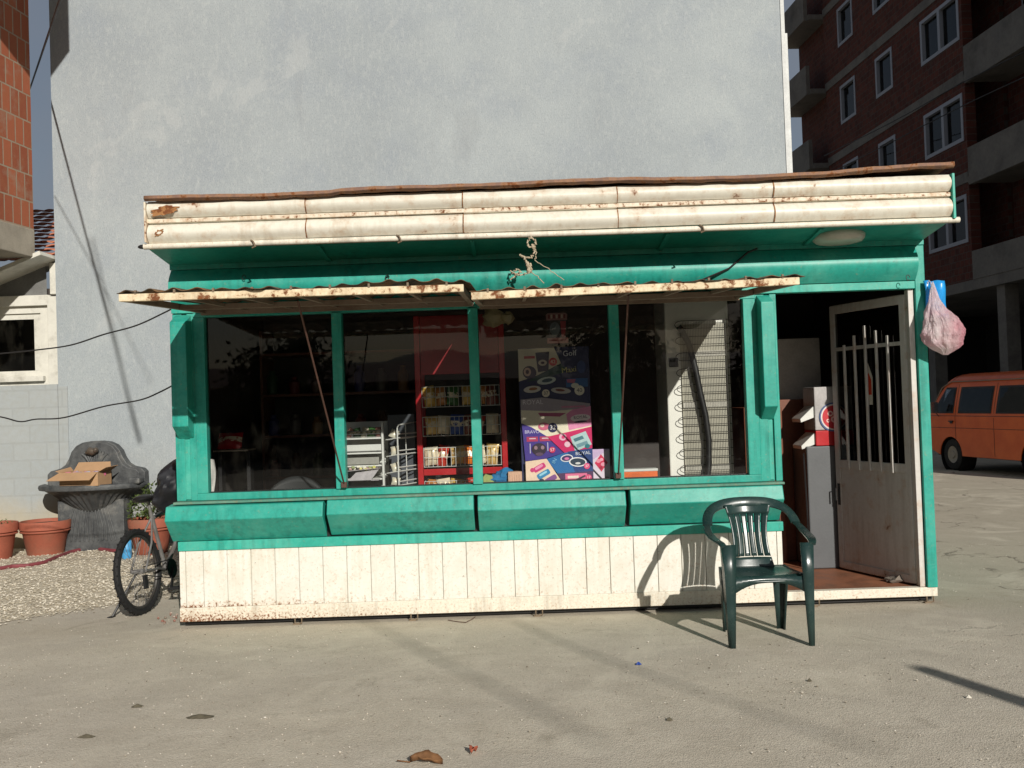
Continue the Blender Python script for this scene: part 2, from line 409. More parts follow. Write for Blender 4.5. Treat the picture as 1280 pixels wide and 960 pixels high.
mb = MB(); mb.box(GX1 - .035, GY - .012, 0, GX1 + .012, GY + .03, 11.5); mb.box(GX1+.013, GY + .02, 0, GX1 + .05, GY+.06, 6.2)
mb.build('corner_trim', simple('pale_corner_trim', L(196, 198, 196), .6), root)
q = at(87, 64, GY); tt = 2.6; cx, cz = q.x + .36*tt, q.z + .47*tt
mb = MB(); mb.box(-8.5, GY - tt - 1.2, cz, cx, GY - tt, cz + 3); mb.box(-8.5, GY - tt, cz + 1.9, cx - .6, GY, cz + 2.1)
mb.build('shadow_overhang', PLASTER, root)  # unseen overhang, added and shaped to cast the wall's upper left shadow

# block wall left of it
t = NT('old_concrete_block'); br = t.n('ShaderNodeTexBrick', i_Scale=1.0, i_Color1=L(158, 164, 166), i_Color2=L(162, 167, 168), i_Mortar=L(155, 160, 161), i_Mortar_Size=.012, i_Bias=0.0, i_Brick_Width=.42, i_Row_Height=.22)
t.set(br.inputs['Vector'], t.n('ShaderNodeMapping', i_Vector=t.pos(), i_Rotation=(rad(-90), 0, 0)).outputs[0])
n2 = t.noise(14, 6, .65); c = t.mix(t.ramp(n2, .35, .7, 0, .4), br.outputs['Color'], L(150, 150, 142))
low = t.ramp(t.math('ADD', t.xyz()[2], t.math('MULTIPLY', t.noise(1.7, 5), .9)), .45, 1.2, .85, 0)
c = t.mix(low, c, L(186, 168, 130)); t.bump(t.math('ADD', t.math('MULTIPLY', n2, .6), t.math('MULTIPLY', br.outputs['Fac'], -.2)), .5, .01)
BLOCK = t.fin(c, .9, 0, .2)
mb = MB(); mb.box(-11, GY - .01, 0, GX0 - .004, GY + .22, 2.05); mb.box(GX0 + .002, GY - .012, 0, GX0 + .12, GY - .002, 2.02)
tag(mb.build('block_wall', BLOCK), 'low whitewashed concrete block wall under the small white house', 'wall')

# small white house above the block wall
root = tag(empty('small_house', (-7.2, 12.4, 2.05)), 'small white house with tiled roof squeezed beside the grey wall', 'house')
HW = simple('house_white_paint', L(206, 204, 194), .6, var=.1, dirt=L(150, 146, 134)); HG = simple('grey_gable_board', L(108, 108, 106), .7)
Y = 12.42
P = lambda u, d, z: Vector((u, Y + d, z))
mb = MB(); wall_open(mb, P, -10, -5.88, 2.05, 3.2, .2, [(-6.9, -5.98, 2.17, 2.97)]); mb.build('wall', HW, root)
mb = MB()
mb.add([(-10, Y + .02, 3.2), (-5.9, Y + .02, 3.2), (-5.9, Y + .02, 3.6), (-10, Y + .02, 2.9)], [(0, 1, 2, 3)]); mb.build('gable', HG, root)
mb = MB(); mb.box(-10, Y - .06, 3.06, -5.83, Y, 3.19); mb.build('beam', HW, root, .006)
mb = MB(); mb.box(-5.86, Y - .07, 2.05, -5.735, Y + .06, 3.17); mb.box(-5.83, Y - .05, 3.2, -5.75, Y + .05, 3.6); mb.build('corner_post', HW, root, .006)
fr = MB()
for a in ((-6.9, 2.17, -5.98, 2.24), (-6.9, 2.90, -5.98, 2.97), (-6.08, 2.24, -5.98, 2.90), (-6.9, 2.24, -6.83, 2.90)): fr.box(a[0], Y + .03, a[1], a[2], Y + .09, a[3])
w = MB(); w.box(-6.9, Y - .07, 2.10, -5.93, Y + .03, 2.165)
win = fr.build('window', HW, root, .004); w.build('sill', HW, win, .004)
g = MB(); g.add([(-6.9, Y + .06, 2.2), (-5.98, Y + .06, 2.2), (-5.98, Y + .06, 2.95), (-6.9, Y + .06, 2.95)], [(0, 1, 2, 3)]); g.build('pane', DGLASS, win)
mb = MB(); mb.box(-10, Y + .9, 2.05, -5.9, Y + .95, 3.4); mb.build('room_back', DARKIN, root)
# eave slab (white fascia) sloping down to the left, roof tiles behind
mb = MB(); mb.bar((-10, Y - .1, 2.02), (-5.74, Y - .1, 3.66), .75, .05); mb.build('eave_board', HW, root)
TILE = simple('clay_roof_tile', L(190, 124, 96), .85, var=.35, scale=14)
mb = MB()
for r_ in range(14):
    z0 = 3.66 + r_*.085; y0 = 12.75 + r_*.17
    mb.grid(lambda u, v: (-8.6 + u*2.65, y0 + v*.24, z0 + .045*(1 - v)*0 + v*.085 + .05*(1-v) + .028*abs(math.sin(u*2.65/.21*math.pi))), 100, 2)
rf = mb.build('roof', TILE, root, solid=.015)

# left brick building, jettied over the yard
def brick_mat(name, c1, c2, mort, w, h, ms, axis, dirt):
    t = NT(name); z = t.xyz()
    u = z[1] if axis == 'y' else z[0]
    v = t.n('ShaderNodeCombineXYZ', i_X=u, i_Y=z[2], i_Z=0.0).outputs[0]
    b = t.n('ShaderNodeTexBrick', i_Vector=v, i_Scale=1.0, i_Color1=c1, i_Color2=c2, i_Mortar=mort, i_Mortar_Size=ms, i_Brick_Width=w, i_Row_Height=h, i_Bias=-.1)
    n = t.noise(9, 6, .65); c = t.mix(t.ramp(n, .45, .72, 0, .5), b.outputs['Color'], dirt)
    c = t.mix(t.ramp(t.noise(2.5, 6, .7), .55, .68, 0, .5), c, mort)
    t.bump(t.math('SUBTRACT', t.math('MULTIPLY', n, .3), b.outputs['Fac']), .6, .01); return t.fin(c, .9, 0, .2)
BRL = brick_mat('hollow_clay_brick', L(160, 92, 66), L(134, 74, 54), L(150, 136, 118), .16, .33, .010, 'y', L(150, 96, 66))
CONC = simple('raw_concrete', L(150, 142, 128), .9, var=.18, scale=5, bump=.3, dirt=L(118, 108, 94))
root = tag(empty('brick_building', (-8, 10, 0)), 'unfinished orange hollow-brick building on a concrete slab, at the left edge', 'building')
BX, BY = -5.835, 12.0
def jet(mb, z0, z1, o):     # oblique block: right face runs away to the right
    k = .12; A = [(BX + o, BY), (BX + o - k*6, BY - 6), (-12, BY - 6), (-12, BY)]
    mb.add([(x, y, z0) for x, y in A] + [(x, y, z1) for x, y in A], [(0,1,2,3),(7,6,5,4)] + [(i, i+4, (i+1) % 4+4, (i+1) % 4) for i in range(4)])
mb = MB(); jet(mb, 3.95, 9.5, 0); mb.build('wall', BRL, root)
mb = MB(); jet(mb, 3.61, 3.95, .012); mb.build('floor_slab', CONC, root, .01)
mb = MB(); jet(mb, 7.0, 7.25, .015); mb.build('ring_beam', CONC, root)
mb = MB(); mb.box(-12, 6.3, 0, -7.6, 9.8, 3.61); mb.build('ground_storey', CONC, root)

# ------------------------------------------------------------------ right building (unfinished block of flats)
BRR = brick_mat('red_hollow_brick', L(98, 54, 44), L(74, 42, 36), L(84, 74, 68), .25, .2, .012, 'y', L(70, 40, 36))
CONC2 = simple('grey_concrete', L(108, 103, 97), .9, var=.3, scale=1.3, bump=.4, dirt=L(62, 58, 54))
PVC = simple('pale_window_frame', L(142, 144, 152), .5, var=.05)
root = tag(empty('apartment_block', (15, 25, 0)), 'unfinished red-brick apartment block with concrete balconies standing in shade', 'building')
kx = -.0656
def PX(y): return 13.2 + kx * (y - 32)
P = lambda u, d, z: Vector((PX(u) + d, u + d*.0656, z))
floors = [4.75, 7.75, 10.7, 13.65, 16.6, 19.5]
holes = []; wins = []
for fl in [4.65, 7.62, 10.6, 13.55, 16.5]:
    for (a, b, zb, zt) in ((28.35, 30.65, 1.27, 2.68), (32.62, 33.9, 1.27, 2.66), (35.6, 36.95, 1.25, 2.7)):
        holes.append((a, b, fl + zb - .04, fl + zt - .04)); wins.append((a, b, fl + zb - .04, fl + zt - .04))
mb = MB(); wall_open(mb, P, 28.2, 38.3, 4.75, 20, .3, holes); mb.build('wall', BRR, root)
for (a, b, c, d) in wins:
    f = MB(); e = .11
    def fb(u0, u1, z0, z1, d0=-.02, d1=.14):
        vs = [P(u, dd, z) for z in (z0, z1) for u, dd in ((u0, d0), (u1, d0), (u1, d1), (u0, d1))]
        f.add(vs, [(0,3,2,1),(4,5,6,7),(0,1,5,4),(1,2,6,5),(2,3,7,6),(3,0,4,7)])
    fb(a, b, c, c + e); fb(a, b, d - e, d); fb(a, a + e, c + e, d - e); fb(b - e, b, c + e, d - e)
    if b - a > 2: fb((a+b)/2 - .07, (a+b)/2 + .07, c + e, d - e)
    wo = f.build('window', PVC, root)
    g = MB(); g.add([P(a+.05, .1, c+.05), P(b-.05, .1, c+.05), P(b-.05, .1, d-.05), P(a+.05, .1, d-.05)], [(0,1,2,3)]); g.build('pane', DGLASS, wo)
for z in floors[1:-1]:
    mb = MB(); vs = [P(u, dd, zz) for zz in (z - .14, z + .16) for u, dd in ((28.2, -.025), (38.32, -.025), (38.32, .2), (28.2, .2))]
    mb.add(vs, [(0,3,2,1),(4,5,6,7),(0,1,5,4),(1,2,6,5),(2,3,7,6),(3,0,4,7)]); mb.build('floor_band', CONC2, root)
mb = MB()  # dark core that closes the rooms
core = [(.9, 28.3), (.9, 38.2), (8, 38.2), (8, -1), (1.6, -1)]
def PD(u, d): p = P(u, d, 0); return (p.x, p.y)
def blk(mb, u0, u1, d0, d1, z0, z1):
    vs = [P(u, d, z) for z in (z0, z1) for u, d in ((u0, d0), (u1, d0), (u1, d1), (u0, d1))]
    mb.add(vs, [(0,3,2,1),(4,5,6,7),(0,1,5,4),(1,2,6,5),(2,3,7,6),(3,0,4,7)])
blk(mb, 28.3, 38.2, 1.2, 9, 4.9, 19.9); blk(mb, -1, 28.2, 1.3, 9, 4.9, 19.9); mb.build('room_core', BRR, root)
mb = MB(); blk(mb, -1, 38.3, -.04, 9, 4.45, 4.75)
for z in floors[1:]: blk(mb, -1, 28.15, -.05, 1.3, z - .2, z); blk(mb, 38.3, 41.5, -.6, 6, z - .2, z)
blk(mb, -1, 38.3, 0, 9, 19.9, 20.2); mb.build('floor_slab', CONC2, root)
for i, z in enumerate(floors):     # balcony parapets: near run and the far corner
    mb = MB(); blk(mb, -1, 28.1, -.06, .1, z + .002 - (.25 if i else 0), z + 1.02 - .2); mb.build('balcony_parapet', CONC2, root)
    mb = MB(); blk(mb, 38.4, 41.5, -.75, -.6, z - .2, z + .95); mb.build('balcony_parapet', CONC2, root)
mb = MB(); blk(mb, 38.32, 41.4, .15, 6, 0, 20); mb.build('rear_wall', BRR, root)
for u in (24.3, 20.5, 15):    # brick piers + openings at the back of the balconies
    mb = MB(); blk(mb, u, u + 1.2, .9, 1.28, 4.9, 19.9); mb.build('pier', BRR, root)
for z in floors[:-1]:
    f = MB(); blk(f, 25.6, 27.2, 1.2, 1.29, z + .0, z + 2.2); wo = f.build('balcony_door', PVC, root)
    g = MB(); blk(g, 25.7, 27.1, 1.17, 1.195, z + .1, z + 2.1); g.build('pane', DGLASS, wo)
for u in (38, 34.4, 31, 27, 23, 19, 14, 9, 4, -.6):
    mb = MB(); blk(mb, u - .2, u + .2, .1, .5, 0, 4.45); mb.build('column', CONC2, root, .01)
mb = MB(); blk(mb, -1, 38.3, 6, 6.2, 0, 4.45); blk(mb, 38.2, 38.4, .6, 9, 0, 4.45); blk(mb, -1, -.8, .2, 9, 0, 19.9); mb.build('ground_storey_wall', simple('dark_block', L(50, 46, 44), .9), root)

# far street end beyond the corner: distant pale block so that the road does not end in nothing
root = tag(empty('distant_building', (9, 62, 0)), 'far pale building at the street end behind the dark apartment block', 'building')
mb = MB(); mb.box(2, 62, 0, 30, 70, 6.5); mb.build('wall', HW, root)
mb = MB(); mb.box(1.6, 61.6, 6.5, 30.4, 70.4, 6.9); mb.build('roof', TILE, root)

# ================================================================== KIOSK
KX0, KX1, KY, KB = -2.56, 3.15, 7.40, 10.0
K = tag(empty('kiosk', (.3, 7.4, 0)), 'turquoise and cream metal street kiosk with rusty trim, propped shutters and open door', 'kiosk')
def kb(name, m, boxes, bevel=.004, parent=K):
    mb = MB()
    for b in boxes: mb.box(*b)
    return mb.build(name, m, parent, bevel)
kb('floor', FLOORW, [(KX0 + .03, 7.452, .055, KX1 - .03, KB - .03, .112)])
kb('base_frame', BLACKM, [(KX0 + .02, 7.44, .012, KX1 - .02, 7.50, .05), (KX0 + .02, 9.9, 0, KX1 - .02, 9.97, .05), (KX0 + .02, 7.5, 0, KX0 + .08, 9.9, .05), (KX1 - .08, 7.5, 0, KX1 - .02, 9.9, .05), (.3, 7.5, 0, .36, 9.9, .05)])
STEEL = simple('dull_bracket_steel', L(120, 104, 84), .7, dirt=L(90, 58, 36))
for px in (373, 518, 674, 1020, 1163):
    x = at(px, 768, 7.38).x; mb = MB(); r = .022
    mb.tube([(x - .025, 7.372, .052), (x - .025, 7.372, .012), (x + .025, 7.372, .012), (x + .025, 7.372, .052)], .006)
    mb.box(x - .04, 7.368, .0, x + .01, 7.40, .01); mb.build('lifting_lug', STEEL, K)
kb('bottom_rail', RAILC, [(KX0, 7.384, .046, 2.0, 7.44, .150)])
kb('threshold', RAILC, [(2.003, 7.38, .05, KX1, 7.45, .118)])
mb = MB(); mb.box(KX0 + .02, 7.405, .15, 2.0, 7.43, .575); 
xs = [-2.558, -2.508, -2.375]
while xs[-1] < 1.99: xs.append(min(xs[-1] + .1805, 2.0))
for a, b in zip(xs, xs[1:]): mb.box(a + .0025, 7.392, .1505, b - .0025, 7.404, .576)
mb.build('plank_panel', PLANK, K, .002)
kb('lower_rail', TEALP, [(KX0, 7.380, .578, 2.008, 7.43, .648)])
GRIME = paint('grimy_teal', L(78, 132, 116), fade=L(130, 150, 130), rust=.2, rough=.6, rscale=30, dirt=L(84, 84, 66), dirtamt=.7)
kb('inner_sill', GRIME, [(KX0, 7.30, .935, 2.01, 7.41, .953)])
bx = [(-2.605, -1.435), (-1.405, -.315), (-.285, .815), (.848, 1.985)]
for i, (a, b) in enumerate(bx):      # folded serving flaps under the window
    mb = MB(); dz = (-.004, .006, -.003, .004)[i]
    mb.prism_x([(7.405, .652 + dz), (7.235, .826 + dz), (7.272, .928 + dz), (7.405, .934)], a, b, 6)
    mb.build('serving_flap', TEAL, K, .006)
kb('panel_back', BLACKM, [(KX0 + .02, 7.432, .58, 2.0, 7.45, .95)], 0)
# window frame
kb('window_frame', TEAL, [(-2.40, 7.375, .955, 1.86, 7.46, 1.008), (-2.40, 7.375, 2.34, 1.86, 7.46, 2.372),
    (-2.40, 7.38, 1.008, -2.318, 7.46, 2.34), (1.768, 7.38, 1.008, 1.86, 7.46, 2.34)])
posts = [-1.312, -.280, .785]
for x in posts: kb('window_post', TEAL, [(x - .037, 7.36, 1.008, x + .037, 7.46, 2.34)])
xs = [-2.318] + posts + [1.768]
for a, b in zip(xs, xs[1:]):
    g = MB(); g.add([(a, 7.432, .99), (b, 7.432, .99), (b, 7.432, 2.35), (a, 7.432, 2.35)], [(0, 1, 2, 3)]); g.build('window_pane', GLASS, K)
kb('window_gasket', BLACKM, [(-2.316, 7.425, 1.009, 1.766, 7.44, 1.016)], 0)
# pillars with inset panels and protruding guard boxes
def pillar(x0, x1, pa, pb, zb):
    kb('pillar', TEAL, [(x0, 7.39, .955, x0 + .07, 7.45, 2.372), (x1 - .05, 7.385, .955, x1, 7.45, 2.372), (x0 + .07, 7.405, .955, x1 - .05, 7.45, 2.372)])
    kb('inset_panel', TEALP, [(pa + .01, 7.396, .965, pb - .012, 7.408, zb)], .003)
    mb = MB(); mb.add([(x, y, z) for x in (pa, pb) for y, z in ((7.395, zb), (7.255, zb + .10), (7.255, 2.30), (7.395, 2.365))],
        [(0,1,2,3), (7,6,5,4), (0,4,5,1), (1,5,6,2), (2,6,7,3), (3,7,4,0)]); mb.build('guard_box', TEAL, K, .006)
pillar(KX0, -2.40, -2.535, -2.415, 1.42)
pillar(1.86, 2.02, 1.872, 1.972, 1.42)
# right post and door jamb
kb('corner_post', TEAL, [(3.075, 7.37, .118, KX1, 7.46, 2.70)])
kb('door_jamb', DOORC, [(3.028, 7.40, .12, 3.07, 7.47, 2.372)], .003)
# lintel, half-round fascia, shaded board
kb('lintel', TEALP, [(KX0, 7.37, 2.374, 3.073, 7.46, 2.432)])
prof = [(7.45, 2.436)] + [(7.36 - .075 * math.sin(math.pi * i / 12), 2.436 + .262 * i / 12) for i in range(13)] + [(7.45, 2.698)]
mb = MB(); mb.prism_x(prof, KX0 + .012, 3.073, 14); mb.build('fascia', TEAL, K, smooth=True)
kb('fascia_board', TEAL, [(KX0, 7.36, 2.702, KX1, 7.44, 2.80)])
for px in (305, 484, 1135):      # little wire hooks
    p = at(px, 347, 7.27); mb = MB(); mb.tube([p + Vector((.014*math.cos(a), 0, .02*math.sin(a))) for a in [i*.6 for i in range(10)]], .003, 5); mb.build('wire_hook', BLACKM, K)
# soffit + cornice
mb = MB(); mb.add([(x, y, z) for x in (KX0 + .006, KX1 - .006) for y, z in ((7.40, 2.735), (6.93, 2.792), (6.93, 2.812), (7.40, 2.80))],
    [(0,1,2,3), (7,6,5,4), (0,4,5,1), (1,5,6,2), (2,6,7,3), (3,7,4,0)]); mb.build('soffit', TEAL, K)
for x in (-1.35, -.25, 1.15, 2.25):
    mb = MB(); mb.bar((x, 6.94, 2.782), (x, 7.36, 2.732), .03, .02); mb.build('soffit_strap', TEAL, K)
def half(z0, z1, y, d, n=9): return [(y - d * math.sin(math.pi * (.08 + .84 * i / n)), z0 + (z1 - z0) * i / n) for i in range(n + 1)]
prof = [(6.96, 2.828)] + half(2.83, 2.962, 6.925, .055) + [(6.935, 2.966), (6.905, 2.972), (6.905, 3.002), (6.935, 3.008)] + half(3.01, 3.128, 6.925, .05) + [(6.96, 3.13)]
sx = [KX0 + .015, -1.42, -.305, .79, 1.9, KX1 + .01]
mb = MB()
for i, (a, b) in enumerate(zip(sx, sx[1:])):
    dy = (0, .004, -.003, .003, 0)[i]
    mb.prism_x([(y + dy, z + dy * .5) for y, z in prof], a + .002, b - .002, 5)
mb.build('cornice', CREAM, K, smooth=True)
STRIP = paint('rusty_strip_paint', L(222, 212, 192), rust=.62, rough=.55, rscale=26, dirt=L(176, 134, 90), dirtamt=.6)
kb('cornice_strip', STRIP, [(KX0 + .012, 6.898, 2.973, KX1 + .012, 6.9035, 3.001)], .002)
for xx in sx[1:-1]:
    m = MB(); pp = [(y - .003, z) for y, z in prof[1:-1]]; m.add([(a, y, z) for a in (xx - .004, xx + .004) for y, z in pp], [(i, i+1, len(pp)+i+1, len(pp)+i) for i in range(len(pp)-1)]); m.build('cornice_seam', RUSTP, K)
kb('end_strip', STRIP, [(KX0 + .0, 6.865, 2.832, KX0 + .0125, 6.928, 3.118)], .003)

mb = MB(); mb.tube([(KX0 - .02, 6.91, 2.808), (-1, 6.905, 2.805), (.6, 6.91, 2.800), (2, 6.905, 2.802), (3.215, 6.91, 2.803)], .021, 10); mb.build('gutter_tube', RUSTY if False else RAILC, K, smooth=True)
mb = MB(); mb.ball((KX0 - .03, 6.91, 2.808), .035, .02, .016, 8, 6); mb.build('tube_end', BLACKM, K, smooth=True)
# rusty eaten corner of the cornice
for cx_, cy_, rx_, rz_ in ((206, 263, .10, .032), (199, 291, .03, .018)):
    mb = MB(); c0 = at(cx_, cy_, 6.872); n = 40; ring = []
    for i in range(n):
        a = 2*math.pi*i/n; k = 1 + .75*noise.noise(Vector((math.cos(a)*2.2, math.sin(a)*2.2, cx_)))
        ring.append((c0.x + rx_*math.cos(a)*k, 6.868, c0.z + rz_*math.sin(a)*k + .012*math.cos(a)))
    mb.add(ring + [(c0.x, 6.874, c0.z)], [(i, (i+1) % n, n) for i in range(n)]); mb.build('rust_patch', RUSTP, K)
kb('cornice_end', TEALP, [(KX1 + .012, 6.875, 2.81, KX1 + .03, 7.5, 3.13)], .002)
kb('cornice_side', CREAM, [(KX0 - .003, 6.93, 2.82, KX0 + .012, 7.5, 3.12)], .002)
for px, z in ((318, 2.79), (500, 2.79), (878, 2.79)):
    x = at(px, 303, 6.9).x; mb = MB(); mb.tube([(x - .02, 6.885, z + .035), (x, 6.87, z + .02), (x + .012, 6.875, z - .012), (x - .012, 6.88, z - .02)], .007, 5); mb.build('rusty_hook', STEEL, K)
# roof sheet, warped front lip
def lipz(x):
    return 3.142 + .018 * noise.noise(Vector((x * .9, 1, 0))) + .006 * noise.noise(Vector((x * 5, 2, 0))) + (.035 * max(0, (x - 2.2)) if x > 2.2 else 0) - (.012 if x < -1.2 else 0)
mb = MB()
NX = 70
def rf(u, v):
    x = KX0 + .01 + (KX1 + .022 - KX0 - .01) * u
    ys = [6.866, 6.846, 6.85, 7.2, 8.5, 10.05]; zs = [-.012 + .012*noise.noise(Vector((x*7, 3, 1))), .004, .022 + .006*noise.noise(Vector((x*9, 5, 1))), .03, -.02, -.06]
    i = round(v * 5); return (x, ys[i] + .01 * noise.noise(Vector((x * 2, 7, 0))) * (i < 3), (lipz(x) if i < 3 else 3.15) + zs[i])
mb.grid(rf, NX, 5); mb.build('roof', VRUST, K, solid=.008, smooth=True)
# walls
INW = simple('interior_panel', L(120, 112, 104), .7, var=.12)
kb('side_wall', TEALP, [(KX0, 7.46, .05, KX0 + .03, KB, 3.09), (KX0 - .001, 6.99, 2.815, KX0 + .03, 7.458, 3.09)])
kb('side_wall', TEALP, [(KX1 - .03, 7.462, .05, KX1, KB, 3.09), (KX1 - .03, 6.99, 2.815, KX1 + .001, 7.46, 3.09)])
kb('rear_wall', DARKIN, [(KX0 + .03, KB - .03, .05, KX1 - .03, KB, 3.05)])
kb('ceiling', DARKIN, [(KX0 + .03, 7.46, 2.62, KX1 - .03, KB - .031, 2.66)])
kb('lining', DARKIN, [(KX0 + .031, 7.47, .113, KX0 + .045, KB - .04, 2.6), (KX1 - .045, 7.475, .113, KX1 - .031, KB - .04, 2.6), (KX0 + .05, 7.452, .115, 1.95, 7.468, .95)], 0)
# ceiling lamp
mb = MB(); p = at(1048, 296, 7.2); mb.lathe([(.0, -.055), (.12, -.052), (.165, -.042), (.186, -.02), (.19, .005), (.18, .025)], (p.x, 7.2, 2.76), 28)
lo = mb.build('lamp_shade', simple('opal_lamp_cover', L(196, 194, 180), .35, var=.1), K, smooth=True)
# knotted rope hanging from the cornice
mb = MB(); Q = lambda a, b: at(a, b, 6.88)
ROPE = simple('grey_rope', L(178, 164, 140), .9, var=.2, scale=60)
def rp(pts, r):
    out = []
    for i in range(len(pts) - 1):
        for k in range(5): p = pts[i].lerp(pts[i+1], k/5); out.append(p + Vector((.006*math.sin(k*2.5 + i), .01*math.cos(k*1.7 + i*2), .005*math.cos(k*3 + i))))
    mb.tube(out + [pts[-1]], r, 6)
rp([Q(664, 296), Q(659, 302), Q(661, 309), Q(669, 308), Q(670, 301), Q(664, 297)], .006); rp([Q(665, 306), Q(668, 315), Q(664, 322), Q(657, 322), Q(650, 319)], .0065); rp([Q(667, 306), Q(670, 316), Q(669, 326)], .004)
rp([Q(650, 319), Q(655, 322), Q(660, 331)], .008); rp([Q(659, 329), Q(661, 336), Q(661, 341)], .0135); rp([Q(663, 330), Q(664, 340)], .008)
rp([Q(662, 339), Q(672, 346), Q(680, 354)], .0035); rp([Q(659, 341), Q(652, 344), Q(646, 343), Q(638, 350)], .005); rp([Q(669, 326), Q(685, 336), Q(705, 350)], .003)
rp([Q(638, 339), Q(645, 343), Q(651, 340), Q(647, 336), Q(641, 341), Q(648, 344)], .005)
tag(mb.build('knotted_rope', ROPE, smooth=True), 'frayed grey rope knotted on a hook under the cornice', 'rope')
mb = MB(); mb.tube([(1.42, 7.25, 2.47), (1.65, 7.27, 2.56), (1.80, 7.3, 2.68), (1.88, 7.33, 2.71)], .008, 6)
mb.build('lamp_wire', BLACKM, K)

# awnings: window shutters propped up on rods
CORR = paint('corrugated_dark_sheet', L(58, 56, 48), rust=.6, rough=.7, rscale=6, var=.25)
GREYP = simple('weathered_grey_rail', L(128, 112, 96), .7, var=.2, dirt=L(92, 70, 52))
def awning(x0, x1, z0, z1, zb, sd):
    fy = 5.80
    A = MB(); A.bar((x0, fy, z0 - .02), (x1, fy, z1 - .02), .035, .044)
    A.build_ = None
    r = MB(); 
    fr = A.build('awning', RUSTY, K, .003)
    r.bar((x0 + .02, fy + .02, z0 - .02), (x0 + .02, 7.35, zb), .035, .04); r.bar((x1 - .02, fy + .02, z1 - .02), (x1 - .02, 7.35, zb), .035, .04)
    r.bar((x0, 7.33, zb), (x1, 7.33, zb), .04, .07); r.bar((x0 + .04, 6.75, (z0 + zb)/2 - .01), (x1 - .04, 6.75, (z1 + zb)/2 - .01), .04, .035)
    for k in range(1, 6):
        x = x0 + (x1 - x0) * k / 6; r.bar((x, fy + .02, (z0 + (z1 - z0)*k/6) - .02), (x, 7.33, zb + .0), .022, .022)
    r.build('awning_rib', GREYP, fr)
    s = MB()
    def sf(u, v):
        x = x0 - .01 + (x1 - x0 + .05) * u; ph = x / .142 * 2 * math.pi
        e = noise.noise(Vector((x * 1.3, sd, 0)))
        y = fy - .02 + .05 * noise.noise(Vector((x * 3, sd, 4))) * (1 - v) + (7.38 - fy + .02) * v
        z = (z0 + (z1 - z0) * u) * (1 - v) + (zb + .05) * v + .012 + .0075 * (1 + .8*noise.noise(Vector((x*2.1, sd, 9)))) * (math.cos(ph + 1.5*e) + .25 * math.cos(2*ph)) + (.03 * e + .006*noise.noise(Vector((x*11, sd, 2)))) * (1 - v)
        if u > .5 and sd < 2: z += .018 * (1 - v) * math.sin((u - .5) * 6)
        return (x, y, max(z, (z0 + (z1-z0)*u) * (1-v) + (zb + .03) * v + .004))
    s.grid(sf, 190, 6); s.build('corrugated_sheet', CORR, fr, solid=.004, smooth='all')
    for k in range(9):      # bolts along the bar
        c = MB(); x = x0 + .1 + (x1 - x0 - .2) * k / 8; c.box(x - .006, fy - .021, z0 + (z1-z0)*k/8 - .002, x + .006, fy - .005, z0 + (z1-z0)*k/8 + .022)
        c.build('sheet_bolt', STEEL, fr)
    return fr
a1 = awning(-2.318, -.268, 2.332, 2.322, 2.385, 1.0)
a2 = awning(-.225, 1.728, 2.272, 2.296, 2.36, 3.0)
RODM = simple('rusty_rod', L(84, 56, 46), .7, var=.3)
for a, top, bot in ((a1, (-1.297, 5.98, 2.28), (-1.285, 7.34, 1.045)), (a2, (.737, 6.02, 2.25), (.775, 7.34, 1.045))):
    mb = MB(); mb.tube([top, bot], .0065, 7); mb.box(bot[0] - .02, 7.33, 1.02, bot[0] + .02, 7.36, 1.06); mb.build('prop_rod', RODM, a)

# door, hinged on the right post and swung inwards
H, E_ = Vector((3.035, 7.47, .13)), Vector((2.735, 8.30, .13)); dv = (E_ - H).normalized(); DW = (E_ - H).length; nv = Vector((-dv.y, dv.x, 0)) 
def D(u, z, d=0.0): return H + dv * u + nv * d + Vector((0, 0, z - .13))
def dblk(mb, u0, u1, z0, z1, d0=-.018, d1=.018):
    mb.add([D(u, z, d) for z in (z0, z1) for u, d in ((u0, d0), (u1, d0), (u1, d1), (u0, d1))], [(0,3,2,1),(4,5,6,7),(0,1,5,4),(1,2,6,5),(2,3,7,6),(3,0,4,7)])
mb = MB(); dblk(mb, 0, .055, .13, 2.34); dblk(mb, DW - .055, DW, .13, 2.34); dblk(mb, .055, DW - .055, 2.27, 2.34); dblk(mb, .055, DW - .055, .97, 1.04); dblk(mb, .055, DW - .055, .13, .19)
door = mb.build('door', DOORC, K, .004)
mb = MB(); dblk(mb, .055, DW - .055, .19, .97, -.008, .008); mb.build('door_panel', DOORC, door)
mb = MB()
for k, zt in enumerate((2.04, 2.09, 2.14, 2.07, 2.0)):
    u = .055 + (DW - .11) * (k + 1) / 6; dblk(mb, u - .011, u + .011, .965, zt, .019, .035)
dblk(mb, .05, DW - .05, 1.955, 1.985, .004, .018); mb.build('door_bars', DOORC, door, .002)
mb = MB(); mb.add([D(.055, 1.04, .004), D(DW - .055, 1.04, .004), D(DW - .055, 2.27, .004), D(.055, 2.27, .004)], [(0,1,2,3)]); mb.build('door_pane', DOORG, door)
mb = MB(); dblk(mb, DW - .05, DW - .02, .66, .84, .018, .022); mb.tube([D(DW - .035, .80, .02), D(DW - .035, .80, .05), D(DW - .035, .70, .05)], .007, 6); mb.build('door_handle', BLACKM, door)
mb = MB(); mb.use(F(206, 200, 186)); c0 = D(.40, 1.62, -.0); pts = [D(.47, 1.50, .0), D(.40, 1.50, 0), D(.39, 1.72, 0), D(.44, 1.84, 0), D(.48, 1.74, 0)]
mb.add([p + nv * .008 for p in pts], [(0,1,2,3,4)]); mb.use(F(196, 60, 30)); mb.add([p + nv * .010 for p in (D(.465, 1.58, 0), D(.405, 1.58, 0), D(.405, 1.70, 0), D(.435, 1.76, 0), D(.465, 1.70, 0))], [(0,1,2,3,4)])
mb.build('door_sticker', None, door)

